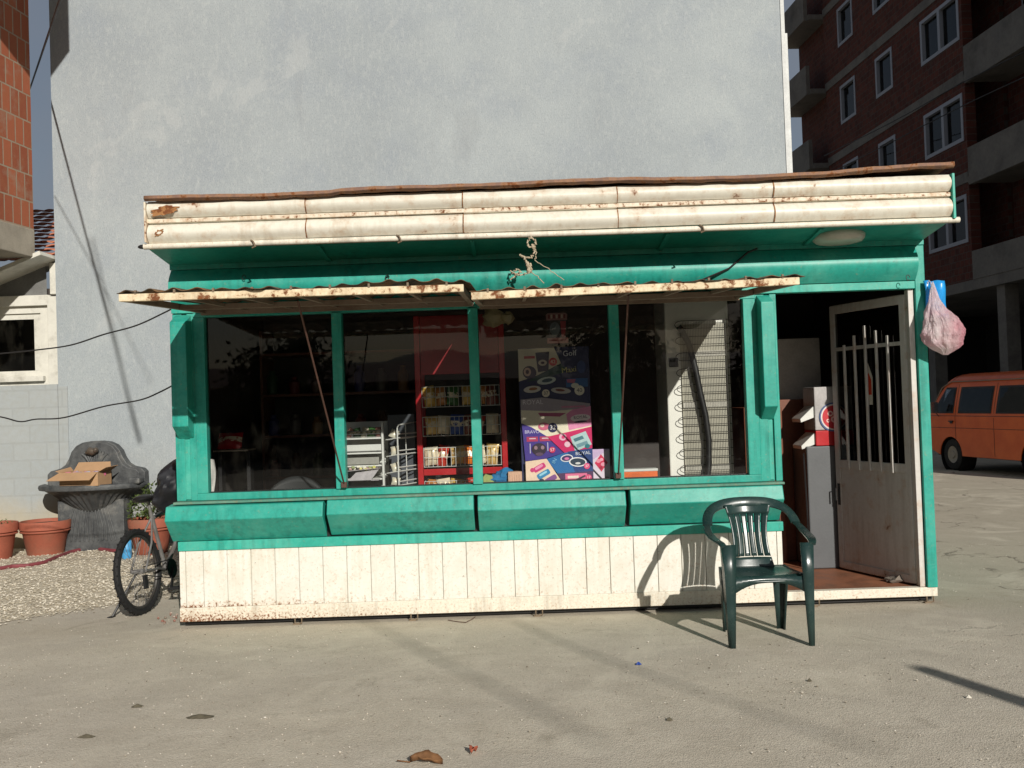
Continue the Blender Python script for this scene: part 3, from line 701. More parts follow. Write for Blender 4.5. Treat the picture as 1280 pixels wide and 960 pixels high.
# ================================================================== INSIDE THE KIOSK
def wires(mb, x0, x1, y, z0, z1, n, r=.0028):
    for i in range(n + 1):
        x = x0 + (x1 - x0) * i / n; mb.tube([(x, y, z0), (x, y, z1)], r, 4)
    for z in (z0, (z0 + z1) / 2, z1): mb.tube([(x0, y, z), (x1, y, z)], r * 1.2, 4)
# red rack with wire baskets
RX0, RX1, RY = -.75, -.075, 7.80
R_ = tag(empty('snack_rack', (-.41, 7.95, .113)), 'tall red snack rack with wire baskets and red header behind the glass', 'display rack')
mb = MB()
for x in (RX0, RX1): mb.box(x - .022, RY - .02, .115, x + .022, RY + .02, 2.33); mb.box(x - .02, RY + .36, .115, x + .02, RY + .4, 2.33)
mb.build('rack_frame', REDM, R_, .004)
mb = MB(); mb.box(RX0 + .024, RY - .012, 1.86, RX1 - .024, RY + .02, 2.33); mb.build('header_panel', simple('red_header', L(150, 14, 24), .4), R_, .006)
mb = MB(); mb.box(RX0 + .024, RY + .37, .3, RX1 - .024, RY + .38, 1.86); mb.build('back_panel', BLACKM, R_)
for z in (1.085, .6): mb = MB(); mb.box(RX0 + .024, RY - .014, z - .028, RX1 - .024, RY + .014, z + .022); mb.build('rack_rail', REDM, R_, .003)
levels = [(1.60, 1.76), (1.37, 1.52), (1.125, 1.275), (.86, 1.01)]
for z0, z1 in levels:
    mb = MB(); wires(mb, RX0 + .03, RX1 - .03, RY - .03, z0, z1, 17, .0022)
    for x in (RX0 + .03, RX1 - .03):
        for z in (z0, z1): mb.tube([(x, RY - .03, z), (x, RY + .34, z)], .003, 4)
    for k in range(8): x = RX0 + .04 + (RX1 - RX0 - .08) * k / 7; mb.tube([(x, RY - .03, z0), (x, RY + .34, z0)], .0024, 4)
    mb.build('wire_basket', WHITEM, R_)
def pillow(w, h, d, seed):
    mb = MB()
    def fn(sgn):
        def f(u, v):
            e = (abs(math.sin(math.pi*u)) ** .45) * (abs(math.sin(math.pi*v)) ** .45) if 0 < u < 1 and 0 < v < 1 else 0
            return ((u - .5)*w*(1 - .05*math.sin(math.pi*v)), sgn*d/2*e*(1 + .35*noise.noise(Vector((u*4, v*4, seed)))), (v - .5)*h)
        return f
    mb.grid(fn(-1), 8, 8); mb.grid(fn(1), 8, 8)
    return mb
packs = {}
def pack(x, y, z, rgb, key, w=.10, h=.16, d=.05, lean=0.0, tilt=0.0, band=(235, 220, 190)):
    k = (rgb, w, h)
    if k not in packs:
        t = NT('foil_%d_%d_%d' % rgb)
        tc = t.n('ShaderNodeTexCoord').outputs['Object']; s = t.n('ShaderNodeSeparateXYZ', i_Vector=tc).outputs
        m = t.math('MULTIPLY', t.ramp(s[2], -h*.12, -h*.10), t.ramp(s[2], h*.17, h*.19, 1, 0))
        n = t.noise(38, 3); m2 = t.math('MULTIPLY', m, t.ramp(n, .42, .5, 0, 1))
        c = t.mix(m2, L(*rgb), L(*band)); m_ = t.fin(c, .28, .1)
        o = pillow(w, h, d, len(packs)).build('snack_bag', m_, smooth=True); packs[k] = (o, [False])
    o, used = packs[k]
    if used[0]: o = o.copy(); COL.objects.link(o)
    used[0] = True
    o.scale = (random.uniform(.85, 1.15), random.uniform(.8, 1.2), random.uniform(.88, 1.1)); o.location = (x, y, z); o.rotation_euler = (lean, tilt, random.uniform(-.25, .25))
    return o
bagc = [(206, 168, 84), (190, 60, 46), (220, 206, 176), (176, 116, 60), (226, 190, 120), (120, 60, 44), (60, 110, 60), (40, 70, 140), (226, 120, 40)]
bag_names = {(206, 168, 84): 'golden', (190, 60, 46): 'red', (220, 206, 176): 'pale cream', (176, 116, 60): 'brown', (226, 190, 120): 'sandy yellow', (120, 60, 44): 'dark brown', (60, 110, 60): 'green', (40, 70, 140): 'blue', (226, 120, 40): 'orange'}
rowname = ['top', 'second', 'third', 'lowest']
bagc_row = [[0, 3, 6, 0, 3, 5], [4, 2, 7, 5, 1, 2], [2, 1, 4, 8, 2, 4], [3, 2, 0, 1, 2, 3]]
for li, (z0, z1) in enumerate(levels):
    for k in range(6):
        c = bagc[bagc_row[li][k]]; x = RX0 + .085 + k * .1 + random.uniform(-.015, .015)
        o = pack(x, RY + .02 + random.uniform(0, .02), z0 + .085, c, li, w=.10, h=.155, lean=random.uniform(-.25, -.02), tilt=random.uniform(-.2, .2))
        nm = bag_names[c]; same = [j for j in range(6) if bagc_row[li][j] == bagc_row[li][k]]
        extra = '' if len(same) == 1 else (', leftmost' if k == same[0] else (', rightmost' if k == same[-1] else ', between'))
        tag(o, '%s snack bag, %s basket of the red rack%s' % (nm, rowname[li], extra), 'snack bag', 'snack bags in the red rack')
# white slotted shelf with small goods
t_ = tag(empty('shelf_rack', (-1.17, 7.85, .113)), 'white low shelf rack of small goods left of the wire stand', 'shelf rack')
mb = MB(); mb.box(-1.40, 7.66, .115, -1.385, 7.70, 1.5); mb.box(-1.035, 7.64, .115, -1.02, 7.68, 1.49); mb.box(-1.40, 8.0, .115, -1.02, 8.02, 1.5); mb.build('upright', WHITEM, t_)
for z, tlt in ((1.375, 1), (1.26, 0), (1.16, 0), (1.055, 1)):
    mb = MB(); mb.box(-1.384, 7.655, z - .008, -1.036, 8.0, z + .004); mb.build('shelf', WHITEM, t_)
mb = MB(); mb.box(-1.38, 7.645, 1.275, -1.04, 7.66, 1.325); mb.build('price_rail', WHITEM, t_, .003)
mb = MB(); mb.box(-1.38, 7.645, 1.17, -1.06, 7.662, 1.225); mb.build('price_rail', simple('grey_rail', L(150, 148, 140), .5), t_, .003)
mb = MB(); wires(mb, -1.38, -1.04, 7.652, 1.385, 1.43, 3); mb.build('shelf_guard', CHROME, t_)
gcol = [('green', (70, 110, 60)), ('pinkish', (196, 140, 130)), ('dark green', (50, 84, 50)), ('cream', (214, 204, 180))]
for k in range(6):
    nm, c = gcol[k % 4]; o = pack(-1.35 + k * .058, 7.70, 1.415, c, 9, w=.06, h=.085, d=.035, lean=-.3, tilt=random.uniform(-.6, .6))
    tag(o, '%s sweet packet %s on the white shelf rack' % (nm, ('first from the window post', 'second along', 'third along', 'fourth along', 'fifth along', 'last along, by the upright')[k]), 'packet', 'packets on the white shelf rack')
mb = MB(); tray = tag(empty('sweet_tray', (-1.2, 7.7, 1.06)), 'silvery paper tray of wrapped sweets at the window bottom', 'tray')
mb.bar((-1.36, 7.66, 1.12), (-1.05, 7.66, 1.14), .10, .004); mb.box(-1.37, 7.61, 1.045, -1.06, 7.71, 1.055); mb.add([(-1.30, 7.6, 1.05), (-1.12, 7.6, 1.05), (-1.06, 7.62, 1.13), (-1.24, 7.62, 1.11)], [(0,1,2,3)]); mb.build('tray_sheet', simple('silver_paper', L(168, 162, 164), .45, var=.25, scale=25), tray)
mb = MB()
for k in range(26):
    mb.use(random.choice([F(226, 222, 206), F(160, 170, 120), F(190, 160, 150), F(210, 206, 120)])); x = random.uniform(-1.37, -1.06)
    mb.ball((x, 7.655 + random.uniform(-.02, .03), 1.135 + random.uniform(-.008, .018)), .016, .013, .012, 6, 4, .4, k)
o = mb.build('sweets', None, tray); o['kind'] = 'stuff'
# leaning wire stand
ws = tag(empty('wire_stand', (-.83, 7.7, 1.0)), 'narrow white wire stand turned sideways beside the red rack', 'wire stand')
A0, A1 = Vector((-.905, 7.60, 0)), Vector((-.765, 7.90, 0))
mb = MB(); z0, z1 = .99, 1.47
mb.tube([A0 + Vector((0, 0, z0)), A0 + Vector((0, 0, z1 - .02)), A0 + (A1-A0)*.06 + Vector((0, 0, z1)), A1 + Vector((0, 0, z1 + .02)), A1 + Vector((0, 0, z0))], .006, 6)
for f in (.36,): p = A0 + (A1-A0)*f; mb.tube([p + Vector((.0, .02, z0)), p + Vector((0, .02, z1))], .004, 5)
mb.build('stand_frame', WHITEM, ws)
for z in (1.0, 1.11, 1.24, 1.37):
    mb = MB(); dn = Vector((-.09, -.0, .0))
    for f in (0, .25, .5, .75, 1): p = A0 + (A1-A0)*f; mb.tube([p + Vector((0, 0, z)), p + dn + Vector((0, 0, z - .012))], .003, 4)
    for dz in (0, .03): mb.tube([A0 + Vector((0, 0, z + dz)), A1 + Vector((0, 0, z + dz))], .005, 5); 
    mb.tube([A0 + dn + Vector((0, 0, z - .012)), A1 + dn + Vector((0, 0, z - .012))], .004, 4)
    mb.build('stand_shelf', WHITEM, ws)
for k, z in enumerate((1.03, 1.14, 1.27, 1.40)):
    o = pack(-.935, 7.66, z, (216, 210, 190), 11, w=.07, h=.07, d=.03, lean=-.4, tilt=random.uniform(-.6, .6))
    tag(o, 'small pale packet %s of the narrow wire stand' % ('on the bottom tier', 'on the second lowest tier', 'on the second highest tier', 'on the top tier')[k], 'packet', 'packets on the wire stand')
mb = MB(); mb.box(-.70 - .32, 7.92, .115, -.80, 7.96, 1.55); tag(mb.build('grey_board', simple('slate_board', L(70, 74, 80), .6), bevel=.004), 'slate grey board standing behind the white wire stand', 'board')

# posters at the window
def poster(name, y, px0, py0, specs, label, base):
    root = None
    c0 = at(640, 500, y)
    mb = MB(); k = [0]
    X = lambda zx: at(580 + zx / 3.69, 360 + 560 / 3.69, y).x
    Zt, Zb = at(695, 434, y).z, at(695, 603.5, y).z
    Z = lambda zy: Zt + (Zb - Zt) * (zy - 275) / 625.0
    kx = (X(585) - X(258)) / 327
    for s in specs:
        d = y - .0006 * k[0]; k[0] += 1
        if s[0] == 'p': mb.use(F(*s[1])).flatpoly([(X(a), Z(b)) for a, b in s[2]][::1], d)
        elif s[0] == 'e':
            _, c, (cx, cy), rx, ry, rot = s; r = rad(rot)
            mb.use(F(*c)).flatpoly([(X(cx + rx*math.cos(t)*math.cos(r) - ry*math.sin(t)*math.sin(r)), Z(cy + rx*math.cos(t)*math.sin(r) + ry*math.sin(t)*math.cos(r))) for t in [i*math.pi/10 for i in range(20)]], d)
        elif s[0] == 't':
            _, c, (cx, cy), size, txt, rot = s
            M = Matrix.Translation((X(cx), d, Z(cy))) @ Matrix.Rotation(rad(90), 4, 'X') @ Matrix.Rotation(rad(rot), 4, 'Z')
            text_mb(mb, txt, size * kx, M, F(*c))
    o = mb.build(name, None, None, weld=False)
    return tag(o, label, 'poster')
def rr(x0, y0, x1, y1): return [(x0, y0), (x1, y0), (x1, y1), (x0, y1)]
def capsule(cx, cy, w, h, rot):
    r = rad(rot); out = []
    for i in range(16):
        t = 2*math.pi*i/16; a, b = (abs(math.cos(t))**.4)*math.copysign(w, math.cos(t)), (abs(math.sin(t))**.4)*math.copysign(h, math.sin(t))
        out.append((cx + a*math.cos(r) - b*math.sin(r), cy + a*math.sin(r) + b*math.cos(r)))
    return out
NAVY = (30, 34, 78)
sp = [('p', NAVY, rr(258, 275, 585, 900)),
 ('p', (206, 198, 172), [(258, 280), (425, 276), (455, 350), (345, 402), (258, 428)]),
 ('p', (40, 30, 52), [(338, 297), (402, 294), (396, 382), (347, 388)]), ('e', (190, 180, 160), (370, 345), 20, 14, 0), ('e', (60, 30, 50), (370, 345), 9, 6, 0),
 ('e', (196, 44, 40), (418, 342), 19, 19, 0), ('t', (240, 225, 200), (418, 342), 24, '42', 0),
 ('p', (176, 60, 60), rr(285, 312, 335, 324)), ('e', (44, 30, 60), (308, 388), 32, 30, 20), ('e', (200, 170, 150), (298, 385), 17, 20, 0), ('e', (70, 40, 50), (298, 385), 8, 10, 0),
 ('p', (34, 66, 62), [(345, 402), (455, 350), (475, 372), (470, 392), (345, 425), (290, 432)]),
 ('t', (220, 222, 230), (495, 306), 36, 'Golf', 3), ('t', (196, 190, 120), (490, 382), 36, 'Maxi', 5),
 ('e', (52, 70, 120), (548, 370), 20, 30, 0),
 ('p', (40, 92, 150), rr(475, 422, 575, 462)), ('p', (170, 90, 120), [(478, 425), (520, 425), (512, 445), (480, 440)]),
 ('e', (198, 206, 200), (385, 428), 44, 17, -8), ('e', (60, 84, 96), (388, 427), 25, 9, -8), ('e', (206, 200, 190), (318, 466), 40, 16, -4), ('e', (150, 100, 60), (322, 464), 20, 7, -4),
 ('e', (190, 186, 180), (450, 476), 46, 14, 6), ('e', (120, 60, 50), (446, 474), 22, 6, 6), ('e', (226, 216, 196), (380, 486), 18, 18, 0), ('t', (40, 36, 60), (380, 486), 22, '37', 0),
 ('e', (232, 226, 206), (535, 478), 23, 23, 0), ('t', (40, 36, 60), (535, 478), 26, '40', 0), ('e', (216, 216, 200), (515, 455), 18, 12, 0),
 ('p', (158, 148, 156), [(262, 512), (360, 505), (582, 540), (582, 580), (400, 582), (262, 560)]), ('t', (226, 220, 226), (318, 526), 30, 'ROYAL', 0), ('p', (200, 120, 150), rr(450, 548, 560, 556)),
 ('p', (232, 222, 196), [(262, 560), (400, 570), (584, 560), (584, 650), (380, 686), (308, 640), (262, 622)]),
 ('p', (170, 70, 110), [(340, 575), (470, 580), (440, 596), (350, 590)]),
 ('p', (226, 140, 178), [(470, 585), (500, 565), (584, 552), (584, 640), (480, 660)]), ('e', (240, 226, 226), (535, 605), 46, 17, -3), ('t', (50, 30, 50), (535, 602), 20, 'ROYAL', 4), ('e', (60, 34, 60), (535, 622), 30, 5, -3),
 ('e', (206, 100, 130), (365, 638), 26, 18, 0), ('e', (236, 210, 190), (358, 634), 10, 8, 0), ('e', (36, 34, 76), (406, 645), 22, 22, 0), ('t', (236, 230, 220), (406, 645), 28, '32', 0),
 ('p', (66, 48, 136), [(264, 622), (308, 640), (380, 686), (455, 762), (370, 786), (275, 795)]), ('t', (206, 200, 226), (310, 662), 21, 'BRAVO', 0),
 ('p', (176, 50, 90), rr(284, 684, 336, 706)), ('p', (176, 50, 90), rr(344, 684, 396, 706)), ('p', (220, 190, 200), rr(296, 690, 326, 695)), ('p', (220, 190, 200), rr(354, 690, 386, 695)),
 ('p', (196, 190, 216), rr(297, 715, 301, 760)), ('p', (196, 190, 216), rr(378, 712, 382, 752)),
 ('e', (44, 28, 48), (340, 742), 34, 28, 0), ('e', (150, 120, 130), (325, 735), 8, 9, 0), ('e', (150, 120, 130), (356, 735), 8, 9, 0), ('e', (90, 66, 90), (340, 765), 18, 8, 0),
 ('e', (206, 40, 90), (400, 747), 14, 14, 0), ('t', (240, 226, 226), (400, 747), 20, '57', 0),
 ('p', (206, 24, 96), [(380, 686), (584, 646), (584, 745), (455, 762)]), ('p', (178, 206, 206), [(485, 690), (556, 666), (582, 728), (505, 758)]), ('p', (70, 120, 130), [(498, 700), (540, 686), (548, 700), (505, 714)]), ('p', (110, 150, 160), [(510, 726), (560, 710), (566, 724), (516, 742)]),
 ('e', (240, 186, 206), (450, 690), 17, 16, 0), ('e', (226, 60, 120), (452, 690), 8, 8, 0), ('e', (240, 196, 210), (470, 724), 14, 13, 0), ('e', (30, 120, 130), (562, 735), 12, 10, 0),
 ('p', (28, 104, 166), [(372, 788), (455, 762), (584, 745), (584, 850), (420, 856)]), ('p', (26, 60, 120), [(470, 757), (584, 745), (584, 850), (500, 852)]),
 ('e', (226, 226, 230), (465, 787), 29, 17, -6), ('e', (60, 46, 100), (465, 787), 24, 13, -6), ('e', (220, 120, 170), (465, 789), 11, 6, 0), ('e', (230, 228, 230), (515, 806), 41, 22, 4), ('e', (34, 52, 70), (515, 806), 35, 17, 4), ('e', (206, 206, 206), (515, 812), 12, 5, 0),
 ('t', (226, 230, 240), (540, 767), 22, 'ROYAL', 4), ('t', (130, 190, 226), (408, 798), 24, 'IN', 60), ('e', (216, 70, 120), (556, 826), 14, 14, 0), ('t', (250, 230, 236), (556, 826), 17, '37', 0),
 ('p', (76, 40, 86), [(420, 856), (584, 850), (584, 900), (440, 900)]), ('p', (226, 110, 150), rr(455, 858, 555, 900)), ('p', (242, 220, 206), rr(466, 868, 516, 880)), ('p', (60, 40, 60), [(500, 885), (545, 866), (550, 872), (505, 894)]), ('e', (220, 70, 120), (562, 878), 14, 14, 0), ('t', (250, 230, 236), (562, 878), 17, '17', 0),
 ('p', (236, 206, 180), [(275, 796), (372, 786), (442, 900), (275, 900)]), ('p', (206, 50, 120), capsule(338, 826, 30, 13, -28)), ('p', (236, 150, 186), capsule(336, 823, 20, 6, -28)), ('e', (206, 60, 120), (305, 836), 10, 10, 0),
 ('p', (40, 130, 180), capsule(356, 856, 32, 13, -28)), ('p', (150, 206, 226), capsule(354, 853, 20, 5, -28)), ('p', (130, 76, 140), capsule(388, 880, 30, 12, -28)), ('e', (40, 50, 80), (346, 886), 12, 10, 0)]
poster('ice_cream_poster', 7.535, 0, 0, sp, 'large colourful ice cream price poster at the window, half in sun', None)
sp2 = [('p', (226, 212, 226), rr(586, 752, 664, 890)), ('p', (206, 180, 214), [(586, 752), (664, 752), (586, 800)]), ('p', (214, 40, 84), [(624, 775), (654, 815), (624, 856), (594, 815)]), ('e', (240, 150, 170), (612, 806), 11, 9, 0), ('e', (240, 160, 180), (634, 822), 12, 9, 0), ('e', (244, 170, 190), (626, 800), 8, 7, 0), ('e', (170, 20, 60), (622, 838), 8, 7, 0), ('p', (60, 60, 80), rr(640, 880, 655, 885))]
poster('small_poster', 7.53, 0, 0, sp2, 'small pale lilac poster with a red diamond beside the large poster', None)
sp3 = [('p', (150, 110, 106), [(392, 125), (400, 117), (484, 117), (492, 125), (490, 150), (394, 150)]), ('p', (24, 26, 32), [(398, 150), (488, 150), (480, 235), (404, 235)]), ('e', (96, 110, 116), (432, 190), 24, 32, 0), ('p', (150, 40, 50), [(458, 155), (484, 155), (478, 230), (462, 230)]), ('p', (196, 130, 126), rr(395, 232, 492, 257)), ('p', (150, 60, 60), rr(404, 240, 484, 247))]
for k in range(7): sp3.append(('p', (196, 176, 160) if k % 2 else (120, 50, 50), rr(402 + k*12, 124, 410 + k*12, 142)))
poster('window_sticker', 7.440, 0, 0, sp3, 'square reddish ice cup sticker high on the window glass', None)

# fridge seen from behind with its condenser
X0, X1, Y = 1.215, 1.715, 7.66
fg = tag(empty('drinks_fridge', (1.46, 7.9, .113)), 'white drinks fridge standing with its wire condenser to the window', 'fridge')
mb = MB(); mb.box(X0, Y, .12, X1, Y + .55, 2.42); mb.build('cabinet', simple('fridge_white_sheet', L(236, 232, 222), .5, var=.05), fg, .01)
mb = MB(); mb.box(X0 + .115, Y - .014, .95, X1 - .01, Y - .002, 2.18); mb.build('back_panel', simple('fridge_beige_panel', L(186, 180, 162), .6, var=.08), fg)
mb = MB()
for z in (1.06, 1.55, 1.95): mb.box(X0 + .12, Y - .022, z - .022, X1 - .01, Y - .0145, z + .022)
mb.build('panel_strap', simple('fridge_strap', L(200, 194, 180), .5), fg)
mb = MB(); nloop = 10; pts = []
for k in range(nloop):
    z0 = 1.02 + k * .125; zz = z0 + .062
    xr, xl = X1 - .005, X0 + .125
    pts += [(xr, Y - .045, z0)] if k == 0 else [(xr, Y - .045, z0)]
    pts += [(xl, Y - .045, z0 - .0)] + [(xl - .055 * math.sin(a), Y - .045, z0 + .031 - .031 * math.cos(a)) for a in [math.pi*i/6 for i in range(1, 6)]] + [(xl, Y - .045, zz), (xr, Y - .045, zz)]
mb.tube(pts, .0030, 6)
for k in range(30): x = X0 + .13 + (X1 - X0 - .14) * k / 29; mb.tube([(x, Y - .052, .98), (x, Y - .052, 2.2)], .0014, 3, cap=False)
mb.build('condenser_coil', simple('condenser_wire', L(58, 54, 50), .5), fg)
mb = MB(); mb.tube([at(848, 408, Y - .08), at(853, 415, Y - .08), at(862, 432, Y - .08), at(869, 460, Y - .08), at(875, 490, Y - .08), at(882, 520, Y - .08), at(886, 550, Y - .08), at(886, 580, Y - .08), at(884, 602, Y - .08), at(884, 640, Y - .08)], .024, 10); mb.build('insulated_hose', BLACKM, fg, smooth=True)
mb = MB(); mb.box(at(836, 448, Y).x, Y - .02, at(836, 459, Y).z, at(847, 448, Y).x, Y - .001, at(836, 448, Y).z); mb.build('junction_box', BLACKM, fg)
# things on the window ledge
mb = MB(); p0, p1 = at(775, 588, 7.56), at(822, 603, 7.56); mb.box(p0.x, 7.54, .953, p1.x, 7.66, p0.z - .012)
bo = tag(empty('orange_box', ((p0.x + p1.x)/2, 7.6, .953)), 'orange box with a white lid on the ledge left of the fridge', 'box'); mb.build('box_body', simple('orange_card', L(226, 104, 40), .5), bo, .004)
mb = MB(); mb.box(p0.x - .004, 7.536, p0.z - .012, p1.x + .004, 7.664, p0.z + .008); mb.build('lid', WHITEM, bo, .004)
mb = MB(); p0, p1 = at(635, 590, 7.53), at(653, 605, 7.53); mb.box(p0.x, 7.54, .953, p1.x, 7.62, p0.z)
for k in range(5): mb.box(p0.x + .012 + k*.018, 7.536, .99, p0.x + .018 + k*.018, 7.54, p0.z - .02)
tag(mb.build('carton', simple('beige_carton', L(206, 166, 140), .7), bevel=.003), 'small beige carton on the ledge left of the large poster', 'carton')
mb = MB(); p0 = at(612, 597, 7.58); mb.use(simple('yellow_green_knit', L(150, 160, 96), .9, var=.3, scale=40)); mb.ball((p0.x - .01, 7.6, 1.0), .085, .06, .062, 14, 9, .5, 3)
mb.use(simple('blue_knit', L(30, 110, 160), .8, var=.3, scale=30)); mb.ball((p0.x + .11, 7.62, 1.03), .085, .05, .068, 14, 9, .5, 5); mb.ball((p0.x + .05, 7.6, 1.02), .06, .05, .05, 12, 8, .5, 8)
tag(mb.build('crumpled_cloth', None, smooth=True), 'crumpled yellow and blue cloth on the ledge under the red rack', 'cloth')
mb = MB(); p0 = at(620, 396, 7.52); mb.ball((p0.x - .02, 7.6, p0.z), .085, .05, .075, 14, 9, .5, 12); mb.ball((p0.x + .09, 7.58, p0.z - .01), .05, .03, .05, 12, 8, .5, 14); mb.tube([(p0.x, 7.6, p0.z + .05), (p0.x + .01, 7.6, 2.625)], .004, 5)
tag(mb.build('hanging_bag', simple('pale_translucent_bag', L(176, 160, 120), .4), smooth=True), 'pale bag hanging inside the glass under the second awning', 'bag')
# dark end behind the left pane
wsx = tag(empty('wall_shelf', (-1.9, 9.6, 1.4)), 'dark wooden wall shelves deep inside behind the left pane', 'shelf')
for z in (.95, 1.35, 1.75, 2.15):
    mb = MB(); mb.box(-2.45, 9.5, z, -.9, 9.95, z + .025); mb.build('shelf_board', WOODIN, wsx)
mb = MB()
for x in (-2.45, -1.7, -.92): mb.box(x, 9.5, .12, x + .025, 9.95, 2.4)
mb.build('shelf_upright', WOODIN, wsx)
random.seed(21); jc = [('dark red', (110, 30, 30)), ('brown', (84, 56, 36)), ('olive', (80, 80, 44)), ('blue', (40, 50, 110)), ('grey', (104, 100, 92)), ('ochre', (150, 110, 60)), ('green', (44, 84, 50))]
for li, z in enumerate((.975, 1.375, 1.775)):
    for k in range(7):
        nm, c = jc[(li * 3 + k) % 7]; mb = MB(); h = random.uniform(.14, .26); x = -2.36 + k * .215
        mb.lathe([(0, 0), (.05, 0), (.055, .02), (.055, h*.7), (.03, h*.85), (.03, h), (0, h)], (x, 9.62, z), 12)
        tag(mb.build('bottle', F(*c), smooth=True), '%s bottle on the %s dark shelf behind the left pane' % (nm, ('lower', 'middle', 'upper')[li]), 'bottle', 'bottles on the dark shelves')
mb = MB(); p0 = at(290, 562, 8.2); mb.box(p0.x - .13, 8.1, p0.z - .012, p0.x + .16, 8.35, p0.z); 
lb = tag(empty('side_ledge', (p0.x, 8.2, p0.z)), 'thin pale side ledge in the dark behind the left pane', 'ledge'); mb.build('ledge_board', simple('pale_board', L(190, 176, 156), .6), lb); mb = MB(); mb.box(p0.x - .12, 8.2, .115, p0.x - .09, 8.3, p0.z - .012); mb.box(p0.x + .12, 8.2, .115, p0.x + .15, 8.3, p0.z - .012); mb.build('leg', BLACKM, lb)
o = pack(p0.x + .0, 8.16, p0.z + .075, (176, 30, 36), 20, w=.2, h=.16, d=.08, lean=-.5); tag(o, 'glossy red package on the thin pale ledge behind the left pane', 'package')
mb = MB(); p0 = at(262, 585, 7.56); mb.grid(lambda u, v: (p0.x - .03 + .07*u + .01*math.sin(v*5), 7.53 + .02*math.sin(u*7 + v*3), .953 + .33*(1 - v) - .03*u), 8, 10)
tag(mb.build('white_rag', simple('white_cloth', L(200, 196, 190), .9), solid=.006, smooth='all'), 'white rag hanging in the lower left corner of the left pane', 'rag')
# office chair back
oc = tag(empty('office_chair', (-1.76, 7.95, .113)), 'dark grey office chair with rounded back behind the left pane', 'chair')
mb = MB(); mb.grid(lambda u, v: (-1.77 + .31*(2*u-1)*(1 - .1*v), 7.9 + .07*(2*u-1)**2*-1 + .02*v, .70 + .38*v*math.sqrt(max(0, 1 - (2*u-1)**2*.82))), 16, 8); mb.build('backrest', simple('dark_grey_upholstery', L(34, 36, 36), .6), oc, solid=.05, smooth='all')
mb = MB(); mb.box(-2.0, 7.98, .50, -1.54, 8.42, .58); mb.build('seat', RUBBER, oc, .02)
mb = MB(); mb.tube([(-1.77, 8.2, .16), (-1.77, 8.2, .5)], .03, 8); mb.tube([(-1.77, 7.93, .75), (-1.77, 7.97, .5)], .02, 8)
for k in range(5): a = k * 1.2566; mb.tube([(-1.77, 8.2, .18), (-1.77 + .27*math.cos(a), 8.2 + .27*math.sin(a), .14)], .018, 6)
mb.build('base', BLACKM, oc)
# doorway: sweets dispenser on a grey cabinet, brown panel
mb = MB(); mb.box(2.36, 8.80, .115, 2.66, 8.84, 1.56); tag(mb.build('veneer_board', WOODIN, bevel=.004), 'brown veneer board inside the doorway left of the cabinet', 'board')
mb = MB(); mb.box(2.06, 8.72, .115, 2.4, 9.3, 1.5); tag(mb.build('wood_cupboard', WOODIN, bevel=.006), 'brown wooden cupboard standing in the doorway shade', 'cupboard')
mb = MB(); mb.box(2.49, 8.33, .115, 2.90, 8.75, 1.155); cb = mb.build('steel_cabinet', GREYM, bevel=.01); tag(cb, 'waist high grey metal cabinet behind the open door', 'cabinet')
ds = tag(empty('sweets_dispenser', (2.70, 8.5, 1.157)), 'white and red sweets dispenser with round emblem on the grey cabinet', 'dispenser')
mb = MB(); mb.box(2.575, 8.34, 1.29, 2.90, 8.66, 1.66); mb.build('upper_body', simple('shade_toned_white', L(166, 162, 160), .5), ds, .008)  # white case, colour darkened to stand in for the doorway shade
mb = MB(); mb.box(2.575, 8.335, 1.158, 2.90, 8.66, 1.287); mb.build('lower_body', REDM, ds, .006)
for z in (1.50, 1.27):
    mb = MB(); mb.add([(2.575, 8.36, z), (2.575, 8.62, z), (2.455, 8.62, z - .11), (2.455, 8.36, z - .11), (2.575, 8.36, z - .10), (2.575, 8.62, z - .10), (2.46, 8.62, z - .14), (2.46, 8.36, z - .14)], [(0,1,2,3),(7,6,5,4),(0,3,7,4),(1,5,6,2),(3,2,6,7),(0,4,5,1)]); mb.build('chute', WHITEM, ds, .004)
def disc(mb, m, x, y, z, r, n=28): mb.use(m).flatpoly([(x + r*math.cos(t), z + r*math.sin(t)) for t in [2*math.pi*i/n for i in range(n)]], y)
mb = MB(); ex, ez = 2.735, 1.40
disc(mb, F(60, 84, 130), ex, 8.331, ez, .125); disc(mb, F(216, 206, 200), ex, 8.3304, ez, .112); disc(mb, F(186, 26, 40), ex, 8.3298, ez, .10)
for dx, dz, r in ((-.03, .03, .024), (.03, .035, .02), (0, -.02, .028), (.045, -.03, .018), (-.05, -.03, .016)): disc(mb, F(226, 190, 180), ex + dx, 8.3292, ez + dz, r, 12); disc(mb, F(150, 30, 60), ex + dx, 8.3286, ez + dz, r * .5, 10)
mb.build('emblem', None, ds, weld=False)
mb = MB(); mb.tube([(2.46, 8.30, .13), (2.46, 8.28, .6), (2.45, 8.29, 1.1)], .008, 6); tag(mb.build('broom_handle', BLACKM), 'thin dark stick leaning on the grey cabinet in the doorway', 'stick')
mb = MB(); p0 = gnd(1128, 728, .113)
mb.ball((p0.x, p0.y, .14), .10, .05, .03, 14, 8, .7, 3); mb.ball((p0.x - .06, p0.y + .03, .132), .06, .04, .02, 10, 6, .7, 6)
tag(mb.build('floor_rag', simple('grey_rag', L(120, 110, 100), .95, var=.3, scale=30), smooth=True), 'crumpled grey rag on the floor at the foot of the open door', 'rag')

